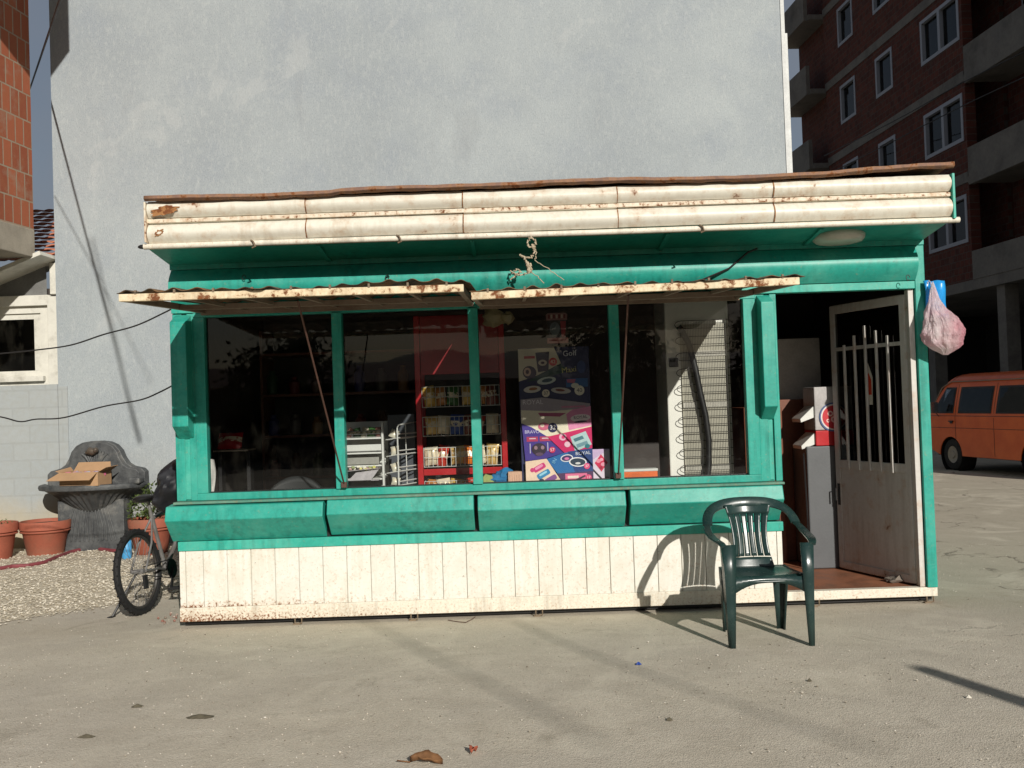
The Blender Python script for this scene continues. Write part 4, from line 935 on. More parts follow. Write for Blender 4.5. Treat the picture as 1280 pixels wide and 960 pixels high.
# ================================================================== GREEN PLASTIC CHAIR
t = NT('dark_green_plastic'); n = t.noise(6, 5); n2 = t.noise(60, 3)
c = t.mix(t.ramp(n, .35, .7, 0, .6), L(28, 50, 49), L(44, 64, 60)); c = t.mix(t.ramp(n2, .58, .8, 0, .4), c, L(84, 96, 84)); t.bump(n2, .12, .002)
CHM = t.fin(c, t.ramp(n, .3, .7, .2, .36), 0, .5)
CHX, CHY = 1.60, 6.50
CH = tag(empty('plastic_chair', (CHX, CHY, 0)), 'dark green plastic armchair with slatted back standing before the kiosk doorway', 'chair')
def local(mb_, name, **k): return mb_.build(name, CHM, CH, local=True, **k)
def seatf(u, v):     # u across, v front to back
    a = 2*u - 1; w = .245 - .03*v; y = -.225 + .43*v
    z = .445 - .018*(1 - a*a)*math.sin(math.pi*min(1, v*1.1)) - .035*max(0, .12 - v)/.12*1.0 - .012*v
    return (w*a, y - .012*(1 - a*a)*(v < .2), z)
mb = MB(); mb.grid(seatf, 18, 16)
def apron(P0, P1, dz0, dzm, n=14):     # arched skirt between two legs
    vs = []
    for i in range(n + 1):
        f = i / n; p = Vector(P0) + (Vector(P1) - Vector(P0)) * f; d = dz0 + (dzm - dz0) * (1 - abs(2*f - 1)**2.4)
        vs += [p, p - Vector((0, 0, d))]
    mb.add(vs, [(2*i, 2*i+1, 2*i+3, 2*i+2) for i in range(n)])
apron((-.25, -.232, .44), (.25, -.232, .44), .12, .035); apron((-.245, -.23, .445), (-.215, .2, .435), .13, .035); apron((.215, .2, .435), (.245, -.23, .445), .13, .035); apron((-.2, .205, .435), (.2, .205, .435), .1, .03)
local(mb, 'seat', solid=.010, smooth=True)
# back panel: slats between seat and top rail
def backp(a, h):       # a -1..1 across, h 0..1 up
    hw = .120 + .034*(abs(2*h - .9))**1.8
    y = .195 + .135*h + .01*math.sin(math.pi*h) - .05*a*a*(.4 + .6*h); z = .435 + .415*h
    return Vector((a*hw, y, z))
mb = MB(); ns = 6; gap = .036
for i in range(ns):
    a0 = -1 + 2*i/ns + gap*.5; a1 = -1 + 2*(i+1)/ns - gap*.5
    mb.grid(lambda u, v: backp(a0 + (a1-a0)*u, .17 + .68*v), 3, 12)
mb.grid(lambda u, v: backp(-1 + 2*u, .175*v - .02), 16, 4); mb.grid(lambda u, v: backp(-1 + 2*u, .845 + .16*v), 16, 4)
# top rail arcs from arm to arm
def railp(s):          # s -1..1 : left arm rear end .. right arm rear end
    a = abs(s); x = .30*math.sin(s*math.pi/2*.96); z = .868 - .135*a**2.6; y = .335 - .04*a - .12*a**3
    return Vector((x, y, z))
def strap(pts, w, h, ups):       # flat band with rounded edges
    vs = []; k = len(pts)
    for i, p in enumerate(pts):
        d = (pts[min(k-1, i+1)] - pts[max(0, i-1)]).normalized(); u = ups[i].normalized(); x = d.cross(u).normalized(); u = x.cross(d).normalized()
        W_ = w[i] if isinstance(w, list) else w
        for a, b in ((-1, -.5), (-.8, -1), (.8, -1), (1, -.5), (1, .3), (.75, 1), (-.75, 1), (-1, .3)): vs.append(p + x*a*W_/2 + u*b*h/2)
    n = 8; fs = [(i*n+j, i*n+(j+1) % n, (i+1)*n+(j+1) % n, (i+1)*n+j) for i in range(k-1) for j in range(n)] + [tuple(range(n))[::-1], tuple(range((k-1)*n, k*n))]
    mb.add(vs, fs)
pts = [railp(-1 + 2*i/24) for i in range(25)]
ups = [Vector((0, -1, .35)) * (1 - abs(-1 + 2*i/24)**2) + Vector((0, .2, 1)) * abs(-1 + 2*i/24)**2 for i in range(25)]
strap(pts, .062, .014, ups)
local(mb, 'backrest', solid=.006, smooth=True)
for s in (-1, 1):
    mb = MB(); a = railp(s*1.0); pts = [a + Vector((0, .0, 0))] + [Vector((s*x, y, z)) for x, y, z in ((.312, .13, .715), (.318, .04, .69), (.315, -.06, .675), (.305, -.15, .667), (.292, -.215, .66), (.283, -.245, .645))]
    strap(pts, [.05, .052, .056, .058, .056, .05, .04], .016, [Vector((0, .15, 1))]*6 + [Vector((0, -.6, 1))])
    # upright from the seat to the arm tip, continuing as front leg
    local(mb, 'armrest', smooth=True)
def leg(top, bot, wt, wb, sx, sy, name='leg'):
    m = MB(); vs = []
    for f in (0, .3, .65, 1):
        p = Vector(top) + (Vector(bot) - Vector(top)) * f; w = wt + (wb - wt) * f
        c = p; vs += [c + Vector((-sx*w, 0, 0)), c + Vector((-sx*w*.5, sy*.006, 0)), c, c + Vector((-sx*.004, -sy*w*.5, 0)) , c + Vector((0, -sy*w, 0))]
    m.add(vs, [(i*5+j, i*5+j+1, (i+1)*5+j+1, (i+1)*5+j) for i in range(3) for j in range(4)])
    return m
for s in (-1, 1):
    m = leg((s*.288, -.24, .655), (s*.268, -.252, 0), .084, .034, s, -1)
    local(m, 'leg', solid=.008, smooth=True)
    m = leg((s*.225, .215, .44), (s*.205, .235, 0), .09, .042, s, 1)
    local(m, 'leg', solid=.008, smooth=True)

# ================================================================== BICYCLE
STEELP = simple('chipped_grey_steel', L(126, 124, 122), .45, .3, var=.2, dirt=L(84, 66, 52))
BK = tag(empty('bicycle', (-3.06, 7.97, 0), (0, rad(-5.5), rad(-8))), 'old grey bicycle with kickstand parked along the left side of the kiosk', 'bicycle')
def bl(mb_, name, m, parent=BK, **k): return mb_.build(name, m, parent, local=True, **k)
RIMM = simple('dark_wheel_rim', L(70, 68, 66), .45, .4, var=.2, dirt=L(60, 50, 42))
def wheel(yc):
    m = MB(); Rw = .345; m.tube([(0, yc + (Rw-.025)*math.cos(a), Rw + (Rw-.025)*math.sin(a)) for a in [2*math.pi*i/48 for i in range(48)]], .027, 8, closed=True)
    for i in range(90):    # tread knobs
        a = 2*math.pi*i/90; sx = (-1, 0, 1)[i % 3] * .014
        M = Matrix.Translation((sx, yc + Rw*.998*math.cos(a), Rw + Rw*.998*math.sin(a))) @ Matrix.Rotation(a, 4, 'X'); m.box(-.007, -.005, -.006, .007, .005, .006, M)
    s = MB(); s.tube([(0, yc + .29*math.cos(a), Rw + .29*math.sin(a)) for a in [2*math.pi*i/40 for i in range(40)]], .013, 6, closed=True)
    w = bl(s, 'wheel', RIMM, smooth=True); bl(m, 'tyre', RUBBER, w, smooth=True)
    s = MB()
    for i in range(32):
        a = 2*math.pi*i/32; b = a + (.5 if i % 2 else -.5); x = .03 if i % 4 < 2 else -.03
        s.tube([(x, yc + .02*math.cos(b), Rw + .02*math.sin(b)), (0, yc + .285*math.cos(a), Rw + .285*math.sin(a))], .0018, 4)
    s.tube([(-.05, yc, Rw), (.05, yc, Rw)], .02, 10); bl(s, 'spokes', STEELP, w)
wheel(0); wheel(1.07)
mb = MB(); BB, ST, HT, HB, AX, FX = (0, .44, .29), (0, .30, .80), (0, .92, .86), (0, .95, .73), (0, 0, .345), (0, 1.07, .345)
mb.tube([BB, ST], .017, 8); mb.tube([(0, .32, .74), HT], .016, 8); mb.tube([BB, HB], .019, 8); mb.tube([HT, HB], .022, 8)
for s in (-1, 1):
    mb.tube([BB, (s*.06, .2, .33), (s*.065, 0, .345)], .010, 6); mb.tube([(0, .315, .76), (s*.06, .15, .55), (s*.065, 0, .345)], .009, 6)
bl(mb, 'frame', STEELP, smooth=True)
mb = MB()
for s in (-1, 1): mb.tube([(s*.01, .955, .72), (s*.055, .99, .62), (s*.06, 1.07, .345)], .012, 6)
bl(mb, 'fork', STEELP)
mb = MB(); mb.tube([(0, .30, .80), (0, .28, .90)], .013, 8); bl(mb, 'seat_post', STEELP)
mb = MB(); mb.ball((0, .22, .92), .085, .12, .035, 12, 8); mb.ball((0, .37, .92), .03, .1, .022, 10, 6); bl(mb, 'saddle', BLACKM, smooth=True)
mb = MB(); mb.tube([(0, .92, .86), (0, .93, 1.0)], .013, 8); mb.tube([(-.07, .88, 1.0), (-.06, .94, 1.01), (0, .95, 1.0), (.1, .95, 1.02), (.15, .88, 1.02)], .012, 8); bl(mb, 'handlebar', BLACKM)
mb = MB(); mb.lathe([(.08, -.004), (.085, 0), (.08, .004), (0, .004)], (0, 0, 0), 24, M=Matrix.Translation((.06, .44, .29)) @ Matrix.Rotation(rad(90), 4, 'Y')); mb.tube([(-.075, .44, .29), (.075, .44, .29)], .014, 8); mb.bar((.07, .44, .29), (.075, .36, .14), .012, .024); mb.bar((-.07, .44, .29), (-.075, .52, .44), .012, .024); cr = bl(mb, 'crank', BLACKM)
for bb in ((.07, .31, .125, .17, .40, .145), (-.17, .48, .43, -.07, .57, .45)): mb = MB(); mb.box(*bb); bl(mb, 'pedal', RUBBER, cr, bevel=.004)
mb = MB(); mb.tube([(.05, 0, .38), (.05, .44, .37)], .005, 5); mb.tube([(.05, 0, .31), (.05, .44, .21)], .005, 5); mb.box(.04, -.02, .2, .06, .03, .31); bl(mb, 'chain', RUBBER)
mb = MB(); mb.tube([(-.05, .06, .33), (-.20, -.12, .02)], .010, 6); mb.box(-.225, -.15, .012, -.185, -.09, .028); bl(mb, 'kickstand', BLACKM)
# black bag over the saddle
mb = MB(); NYL = simple('black_nylon', L(30, 31, 36), .55, var=.3, scale=12)
p0 = at(203, 606, 8.1)
def bagf(u, v):
    a = 2*math.pi*u; w = .235*(abs(math.sin(math.pi*(.08 + .86*v)))**.6); r = 1 + .3*noise.noise(Vector((math.cos(a)*1.5, math.sin(a)*1.5, v*3))) + .16*abs(noise.noise(Vector((math.cos(a)*4, math.sin(a)*4, v*6))))
    return (p0.x + .03 + w*math.cos(a)*r*.75 + .09*v, p0.y + .18 + w*1.2*math.sin(a)*r, p0.z - .24 + .46*v + .03*math.cos(a)*v)
mb.grid(bagf, 48, 30)
mb.tube([(p0.x + .0, p0.y + .02, p0.z - .1), (p0.x + .05, p0.y + .0, p0.z + .08), (p0.x + .12, p0.y + .05, p0.z + .2)], .012, 6)
tag(mb.build('black_bag', NYL, smooth=True), 'black nylon bag slung over the bicycle saddle beside the kiosk corner', 'bag')

# ================================================================== YARD: FOUNTAIN, POTS, BOX, HOSE
t = NT('dark_cast_stone'); n = t.noise(9, 7, .65); n2 = t.noise(60, 4)
c = t.mix(t.ramp(n, .35, .7), L(56, 58, 60), L(92, 94, 94)); c = t.mix(t.ramp(t.noise(4, 7, .7), .55, .7, 0, .6), c, L(134, 132, 126)); t.bump(t.math('ADD', n2, n), .5, .008)
STONE = t.fin(c, .55, 0, .5)
FX_, FY_ = -5.15, 11.9
FO = tag(empty('wall_fountain', (FX_, FY_, 0)), 'dark grey cast-stone wall fountain with scalloped back and shell basin', 'fountain')
hx = [(-.60, .70), (-.60, .93), (-.56, .97), (-.50, .985), (-.44, 1.0), (-.38, 1.04), (-.33, 1.12), (-.30, 1.2), (-.24, 1.27), (-.16, 1.31), (-.06, 1.325)]
poly = hx + [(-x, z) for x, z in reversed(hx)]
mb = MB(); mb.plate([(FX_ + x, z) for x, z in poly], FY_ + .12, FY_ + .26); mb.plate([(FX_ + x*.9, z*.985 + .005) for x, z in poly if z > .72 or True], FY_ + .10, FY_ + .119)
bk = mb.build('back_plate', STONE, FO, .02)
mb = MB()
for k in range(9):      # shell flutes
    a = rad(50 + 10*k); mb.tube([(FX_ + .05*math.cos(a), FY_ + .09, .96 + .05*math.sin(a)), (FX_ + .17*math.cos(a), FY_ + .09, .98 + .2*math.sin(a)), (FX_ + .24*math.cos(a), FY_ + .09, 1.0 + .22*math.sin(a))], [.01, .02, .012], 6)
mb.build('shell_relief', STONE, bk, smooth=True)
mb = MB(); mb.ball((FX_ - .02, FY_ + .05, 1.20), .07, .06, .05, 12, 8, .3, 2); mb.ball((FX_ + .04, FY_ + .03, 1.215), .035, .04, .035, 10, 6); mb.build('spout', simple('dull_bronze', L(110, 100, 90), .35, .6), bk, smooth=True)
mb = MB()
prof = [(.0, .40), (.12, .42), (.20, .46), (.36, .58), (.50, .69), (.60, .735), (.655, .745), (.665, .775), (.655, .80), (.62, .81), (.56, .79), (.42, .72), (.2, .66), (0, .64)]
n_ = 72; vs = []
for r, z in prof:
    for j in range(n_ + 1):
        a = math.pi + math.pi*j/n_; rr = r*(1 + (.035*math.cos(a*36) if .42 < z < .73 and r > .1 else 0)); vs.append((FX_ + rr*math.cos(a), FY_ + .10 + rr*.78*math.sin(a), z + .01))
fs = [(i*(n_+1)+j, i*(n_+1)+j+1, (i+1)*(n_+1)+j+1, (i+1)*(n_+1)+j) for i in range(len(prof)-1) for j in range(n_)]
mb.add(vs, fs); mb.build('basin', STONE, FO, smooth=True)
mb = MB(); mb.box(FX_ + .50, FY_ - .17, .80, FX_ + .64, FY_ + .02, .875); mb.build('rim_ornament', STONE, FO, .02)
mb = MB(); mb.box(FX_ - .40, FY_ - .06, 0, FX_ + .40, FY_ + .2, .62)
for k in range(12): mb.tube([(FX_ - .3 + .6*(k/11), FY_ - .062, .12), (FX_ - .28 + .56*(k/11) + .02*math.sin(k), FY_ - .066, .3), (FX_ - .2 + .4*(k/11), FY_ - .062, .52)], .012, 5)
mb.build('pedestal', STONE, FO, .02)
# cardboard box
CARD = simple('cardboard', L(172, 138, 104), .85, var=.12, scale=5); CARDI = simple('cardboard_inside', L(140, 100, 66), .9)
bc = Vector((FX_ + .02, FY_ - .22, .812))
BOX = tag(empty('cardboard_box', bc, (0, 0, rad(-7))), 'open brown cardboard box of pinkish packets lying on the fountain basin', 'box')
mb = MB(); w, d, h = .24, .15, .16
mb.add([(-w,-d,0),(w,-d,0),(w,d,0),(-w,d,0),(-w,-d,h),(w,-d,h),(w,d,h+.0),(-w,d,h)], [(0,1,2,3),(0,4,5,1),(1,5,6,2),(2,6,7,3),(3,7,4,0)]); mb.build('carton', CARD, BOX, solid=.006, local=True)
for pts in ([(-w,-d,h),(w,-d,h),(w-.03,-d-.13,h-.085),(-w-.09,-d-.13,h-.085)], [(w,-d,h),(w,d,h),(w+.09,d,h+.06),(w+.09,-d+.02,h+.05)], [(-w,d,h),(w,d,h),(w-.05,d+.08,h+.1),(-w+.02,d+.08,h+.1)], [(-w,-d,h),(-w,d,h),(-w-.04,d,h+.05),(-w-.05,-d,h+.02)]):
    mb = MB(); mb.add(pts, [(0,1,2,3)]); mb.build('box_flap', CARD, BOX, solid=.005, local=True)
mb = MB()
for k in range(9): mb.use((F(206, 110, 140), F(170, 170, 190), F(196, 150, 160), F(120, 120, 150))[k % 4]); mb.ball((-.2 + .05*k, random.uniform(-.08, .08), .13), .06, .05, .035, 8, 5, .5, k)
o = mb.build('packets', None, BOX, local=True, smooth=True); o['kind'] = 'stuff'
# terracotta pots
TERRA = simple('terracotta', L(152, 84, 64), .75, var=.18, scale=5, dirt=L(132, 98, 78)); SOIL = simple('dry_soil', L(74, 60, 44), .95, scale=30)
LEAF = simple('garden_leaf', L(84, 100, 52), .6, var=.4, scale=20)
def pot(x, y, R_, h, label, grp=None):
    r = tag(empty('flower_pot', (x, y, 0)), label, 'flower pot', grp); m = MB()
    m.lathe([(0, .01), (R_*.70, .0), (R_*.72, .01), (R_*.90, h*.72), (R_*.93, h*.74), (R_, h*.76), (R_*1.02, h*.97), (R_, h), (R_*.93, h), (R_*.9, h*.9)], (x, y, 0), 36); m.tube([(x + R_*.95*math.cos(a), y + R_*.95*math.sin(a), h*.70) for a in [2*math.pi*i/36 for i in range(36)]], .012, 6, closed=True)
    m.build('pot', TERRA, r, smooth=True); m = MB(); m.lathe([(R_*.92, h*.9), (R_*.5, h*.92), (0, h*.95)], (x, y, 0), 24); m.build('soil', SOIL, r)
    return r
def leaves(r, x, y, z, n, sx, sz, mat_, size=.035):
    m = MB()
    for k in range(n):
        a = random.uniform(0, 6.28); e = random.random()**.5; p = Vector((x + sx*e*math.cos(a), y + sx*e*math.sin(a), z + sz*random.random()*(1.1 - e*.6)))
        d = Vector((random.uniform(-1, 1), random.uniform(-1, 1), random.uniform(-.3, 1))).normalized(); s = d.cross(Vector((0, .3, 1))).normalized(); L_ = size*random.uniform(.6, 1.3)
        m.add([p, p + d*L_*.5 + s*L_*.3, p + d*L_, p + d*L_*.5 - s*L_*.3], [(0,1,2,3)])
    for k in range(8): a = k*.8; m.tube([(x, y, z - .02), (x + sx*.5*math.cos(a), y + sx*.5*math.sin(a), z + sz*.7)], .004, 4)
    return m.build('foliage', mat_, r, weld=False)
pot(-5.66, 11.75, .285, .40, 'terracotta flower pot standing against the fountain pedestal')
r = pot(-6.12, 11.45, .26, .42, 'terracotta flower pot cut off by the left picture edge'); leaves(r, -6.12, 11.45, .40, 60, .2, .07, LEAF)
r = pot(-4.28, 11.45, .25, .42, 'terracotta flower pot with a bushy plant behind the bicycle'); leaves(r, -4.28, 11.45, .42, 700, .27, .40, LEAF, .05)
m = MB(); p0 = gnd(172, 688); m.lathe([(0, 0), (.05, 0), (.055, .02), (.055, .2), (.02, .25), (.02, .28), (0, .28)], (-4.43, 11.1, 0), 14); tag(m.build('blue_bottle', F(70, 150, 200), smooth=True), 'pale blue plastic bottle standing behind the bicycle wheel', 'bottle')
# red hose
mb = MB(); hp = [gnd(x, y, .02) for x, y in ((-8, 712), (15, 708), (35, 707), (55, 703), (72, 696), (88, 690), (105, 686), (122, 686), (138, 688), (150, 689))]
hp2 = []
for i in range(len(hp) - 1):
    for k in range(4): hp2.append(hp[i].lerp(hp[i+1], k/4))
mb.tube(hp2 + [hp[-1]], .022, 8); tag(mb.build('garden_hose', simple('dull_red_hose', L(126, 60, 66), .6), smooth=True), 'dull red garden hose lying on the gravel before the fountain', 'hose')

# ================================================================== VAN
t = NT('orange_van_paint'); n = t.noise(3, 6); c = t.mix(t.ramp(n, .35, .7), L(204, 86, 26), L(220, 102, 38)); c = t.mix(t.ramp(t.noise(8, 8, .7), .62, .75, 0, .5), c, L(130, 84, 56))
VANP = t.fin(c, .35, 0, .5)
VX, VY = 8.64, 19.35
VA = tag(empty('orange_van', (VX, VY, 0), (0, 0, math.atan2(.36, 2.46))), 'old boxy orange minibus parked in the shade of the apartment block', 'van')
def vl(mb_, name, m, parent=VA, **k): return mb_.build(name, m, parent, local=True, **k)
# local: +y forward, left side at x=0, right side x=1.84; front axle y=0, rear axle y=-2.46
def sidex(z):   # tumblehome
    return 0.0 if z < 1.06 else .17*((z - 1.06)/.78)**1.25
def arch(cy, r=.37):
    return [(cy + r*math.cos(a), .30 + r*math.sin(a)) for a in [math.pi*i/14 for i in range(15)]]
lower = [(.74, .42), (.80, .62), (.78, 1.06), (-3.38, 1.06), (-3.42, .70), (-3.36, .36)] + [(-2.46 - .37 - .0, .33)] + list(reversed(arch(-2.46)))[0:] + [(-1.9, .30), (-.5, .30)] + list(reversed(arch(0)))
b = MB()
n = len(lower)
for xs in (0.0, 1.84): b.add([(xs, y, z) for y, z in lower], [tuple(range(n))])
b.add([(xs, y, z) for xs in (0.0, 1.84) for y, z in lower], [(i, (i+1) % n, n + (i+1) % n, n + i) for i in range(n)])
st = []
zs = [1.06, 1.12, 1.25, 1.4, 1.55, 1.66, 1.74, 1.80, 1.85, 1.885, 1.905, 1.915]
def ring(y0, y1):
    out = []
    for k, z in enumerate(zs):
        if k < 7: x = sidex(z)
        else: x = sidex(1.74) + [0, .05, .12, .22, .40, .92][k - 6]
        out.append((x, z))
    return out
prof = ring(0, 0)
ystations = [-3.38, -3.30, -2.0, -.8, .1, .34, .5]
def ytop(k, y):  # windscreen and tail rake
    f = (zs[k] - 1.06)/.855
    if y == .5: return .78 - .62*f - (.10*f*f)
    if y == .34: return .70 - .62*f - (.12*f*f)
    if y == -3.38: return -3.38 + .22*f
    return y
for y in ystations:
    st.append([Vector((x, ytop(k, y), z)) for k, (x, z) in enumerate(prof)] + [Vector((1.84 - x, ytop(k, y), z)) for k, (x, z) in reversed(list(enumerate(prof))[:-1])])
m_ = len(st[0]); vs = [p for s in st for p in s]
b.add(vs, [(i*m_+j, i*m_+j+1, (i+1)*m_+j+1, (i+1)*m_+j) for i in range(len(st)-1) for j in range(m_-1)] + [tuple(range(m_)), tuple(range((len(st)-1)*m_, len(st)*m_))[::-1]])
vl(b, 'body', VANP, smooth=True)
def panel(mb_, y0, y1, z0, z1, off, ny=4, nz=5, rake=0.0):
    mb_.grid(lambda u, v: (sidex(z0 + (z1-z0)*v) - off, y0 + (y1-y0)*u - (rake*v if u > .5 else 0), z0 + (z1-z0)*v), ny, nz)
GASK = simple('black_rubber_seal', L(30, 28, 28), .6)
for y0, y1, rk in ((-.12, .58, .36), (-1.30, -.27, 0), (-2.42, -1.44, 0), (-3.25, -2.56, 0)):
    f = MB(); panel(f, y0, y1, 1.13, 1.64, .004, rake=rk); w = vl(f, 'side_window', GASK, solid=.004)
    g = MB(); panel(g, y0 + .04, y1 - .05, 1.165, 1.605, .011, rake=rk*.9); vl(g, 'pane', DGLASS, w)
m = MB(); m.bar((.12, .60, 1.16), (.32, .22, 1.62), .02, .02); m.grid(lambda u, v: (.18 + 1.48*u, .77 - .50*v + .01, 1.14 + .55*v), 4, 4); vl(m, 'windscreen', DGLASS)
m = MB()
for y0, y1, z0, z1 in ((-.19, -.18, .42, 1.7), (-1.38, -1.37, .34, 1.7)): m.grid(lambda u, v: (sidex(z0 + (z1-z0)*v) - .003, y0 + (y1-y0)*u, z0 + (z1-z0)*v), 1, 8)
m.grid(lambda u, v: (-.003, -3.3 + 3.95*u, .84 + .008*v), 1, 1); m.grid(lambda u, v: (-.003, -3.3 + 3.95*u, 1.075 + .008*v), 1, 1); vl(m, 'door_seam', GASK)
m = MB(); m.box(-.03, -.13, .965, -.004, .02, .985); m.box(-.02, -.1, .93, -.004, -.02, .965); vl(m, 'door_handle', BLACKM, bevel=.004)
m = MB(); m.box(-.25, .23, 1.14, -.09, .27, 1.36); m.tube([(-.14, .26, 1.15), (-.004, .36, 1.07)], .012, 6); vl(m, 'wing_mirror', simple('mirror_chrome', L(150, 154, 160), .15, .8), bevel=.01)
m = MB(); m.tube([(sidex(1.74) - .012, y, 1.752) for y in (-3.2, -2, -.8, .1)] + [(sidex(1.6) - .01, .36, 1.64), (.02, .70, 1.12)], .012, 5); vl(m, 'side_trim', simple('van_trim', L(140, 120, 104), .35, .3))
m = MB(); m.box(.35, -2.3, .6, 1.5, -2.15, 1.35); m.box(.35, -1.2, .6, 1.5, -1.05, 1.35); m.box(.2, -.2, .6, .7, -.06, 1.42); vl(m, 'seats', simple('van_seat_cloth', L(96, 84, 76), .9), bevel=.03)
for cy in (0, -2.46):
    for sx in (0, 1):
        x0 = .03 if sx == 0 else 1.63
        m = MB(); M = Matrix.Rotation(rad(90), 4, 'Y')
        m.lathe([(.17, 0), (.24, -.005), (.30, .01), (.315, .04), (.315, .14), (.30, .18), (.2, .18)], (x0, cy, .315), 28, M=M)
        w = vl(m, 'wheel', RUBBER, smooth=True)
        m = MB(); m.lathe([(0, -.005), (.06, -.01), (.075, .01), (.12, .015), (.165, -.002), (.175, .02)], (x0 + .006, cy, .315), 24, M=M); vl(m, 'hub_cap', simple('dusty_steel_wheel', L(150, 144, 134), .5, .4) if cy == 0 and sx == 0 else GREYM, w, smooth=True)
    m = MB(); m.lathe([(.365, 0), (.365, .3), (0, .3)], (.012, cy, .30), 24, M=Matrix.Rotation(rad(90), 4, 'Y')); vl(m, 'wheel_arch', BLACKM)
m = MB(); m.box(.1, -3.2, .28, 1.74, .6, .34); m.box(-.03, .76, .40, 1.87, .90, .54); vl(m, 'underbody', BLACKM)
m = MB(); m.lathe([(0, .02), (.09, .01), (.1, 0)], (.32, .81, .84), 20, M=Matrix.Rotation(rad(-90), 4, 'X')); vl(m, 'headlight', WHITEM)
m = MB(); m.lathe([(0, .02), (.09, .01), (.1, 0)], (1.52, .81, .84), 20, M=Matrix.Rotation(rad(-90), 4, 'X')); vl(m, 'headlight', WHITEM)

# ================================================================== HANGING BAG, CABLES, LITTER
t = NT('pink_plastic_film'); n = t.noise(5, 3); c = t.mix(t.ramp(n, .36, .64), L(252, 240, 242), L(246, 210, 218)); c = t.mix(t.ramp(t.noise(3.5, 2), .52, .64, 0, .7), c, L(246, 242, 240))
c = t.mix(t.ramp(t.xyz()[0], 3.2, 3.34, 0, .7), c, L(232, 140, 162))
st_ = t.noise(14, 6, .7, vec=t.mapped((2.2, 2.2, 1.0)), dist=1.2); t.bump(st_, 1.0, .03); t.fin(c, .28, 0, .5)
_tl = t.n('ShaderNodeBsdfTranslucent', i_Color=c).outputs[0]; _ms = t.n('ShaderNodeMixShader', i_0=.4); t.set(_ms.inputs[1], t.b.outputs[0]); t.set(_ms.inputs[2], _tl); _tp = t.n('ShaderNodeBsdfTransparent').outputs[0]; _m2 = t.n('ShaderNodeMixShader', i_0=t.ramp(t.noise(14, 4), .35, .65, .04, .28)); t.set(_m2.inputs[1], _ms.outputs[0]); t.set(_m2.inputs[2], _tp); t.set(t.out.inputs[0], _m2.outputs[0])
PINK = t.m
hk = at(1161, 353, 7.33)
PB = tag(empty('plastic_bag', (hk.x, 7.33, hk.z)), 'pink plastic carrier bag with a blue wrapper hanging on the right corner post', 'plastic bag')
mb = MB(); s_ = 7.33/1220
outl = [(0, .5, 1), (10, -3, 4), (24, -6, 8), (36, -9, 15), (46, -11, 27), (58, -13, 35), (68, -15.5, 35), (77, -13, 31), (85, -3, 25), (92, 8, 14)]  # dy, left, right in px
def bagp(u, v):
    k = v*(len(outl) - 1); i = min(int(k), len(outl) - 2); f = k - i
    dy, l, r = [outl[i][j] + (outl[i+1][j] - outl[i][j])*f for j in range(3)]
    a = 2*math.pi*u; cx, w = (l + r)/2, (r - l)/2
    rr = 1 + .09*math.cos(a*9 + v*3) * (1 - v*.55) + .18*noise.noise(Vector((math.cos(a)*3.4, math.sin(a)*3.4, v*7))) + .09*abs(noise.noise(Vector((math.cos(a)*6, math.sin(a)*6, v*9)))) + .10*noise.noise(Vector((math.cos(a)*8, math.sin(a)*8, v*13)))*min(1, v*3) + .05*noise.noise(Vector((math.cos(a)*17, math.sin(a)*17, v*26)))*min(1, v*3)
    return (hk.x + (cx + w*math.cos(a)*rr)*s_ , 7.27 + w*.7*math.sin(a)*rr*s_ - .02*v, hk.z - dy*s_)
mb.grid(bagp, 72, 44)
mb.build('bag_body', PINK, PB)
mb = MB(); mb.use(F(236, 232, 226)); mb.ball((hk.x + 1*s_, 7.27, hk.z - 66*s_), .055, .04, .06, 10, 8, .4, 2); mb.use(F(206, 90, 110)); mb.ball((hk.x + 19*s_, 7.27, hk.z - 58*s_), .06, .04, .05, 10, 8, .4, 6); mb.use(F(226, 206, 190)); mb.ball((hk.x + 14*s_, 7.27, hk.z - 74*s_), .05, .04, .035, 10, 8, .4, 8)
mb.build('bag_contents', None, PB, smooth=True)
mb = MB(); mb.tube([(hk.x - .005, 7.33, hk.z - .04), (hk.x - .012, 7.32, hk.z), (hk.x, 7.33, hk.z + .015), (hk.x + .012, 7.32, hk.z - .005), (hk.x + .01, 7.3, hk.z - .06)], .005, 5); mb.build('bag_handle', PINK, PB)
mb = MB()
def bluef(u, v): return (hk.x + (-6 + 26*u + 4*v)*s_, 7.345 - .012*math.sin(u*9 + v*4) - .012*math.sin(v*7), hk.z + (2 - 46*v)*s_ + .004*math.sin(u*12))
mb.grid(bluef, 12, 12); mb.build('blue_wrapper', simple('blue_foil', L(40, 150, 222), .3, var=.25, scale=14), PB, solid=.008, smooth='all')

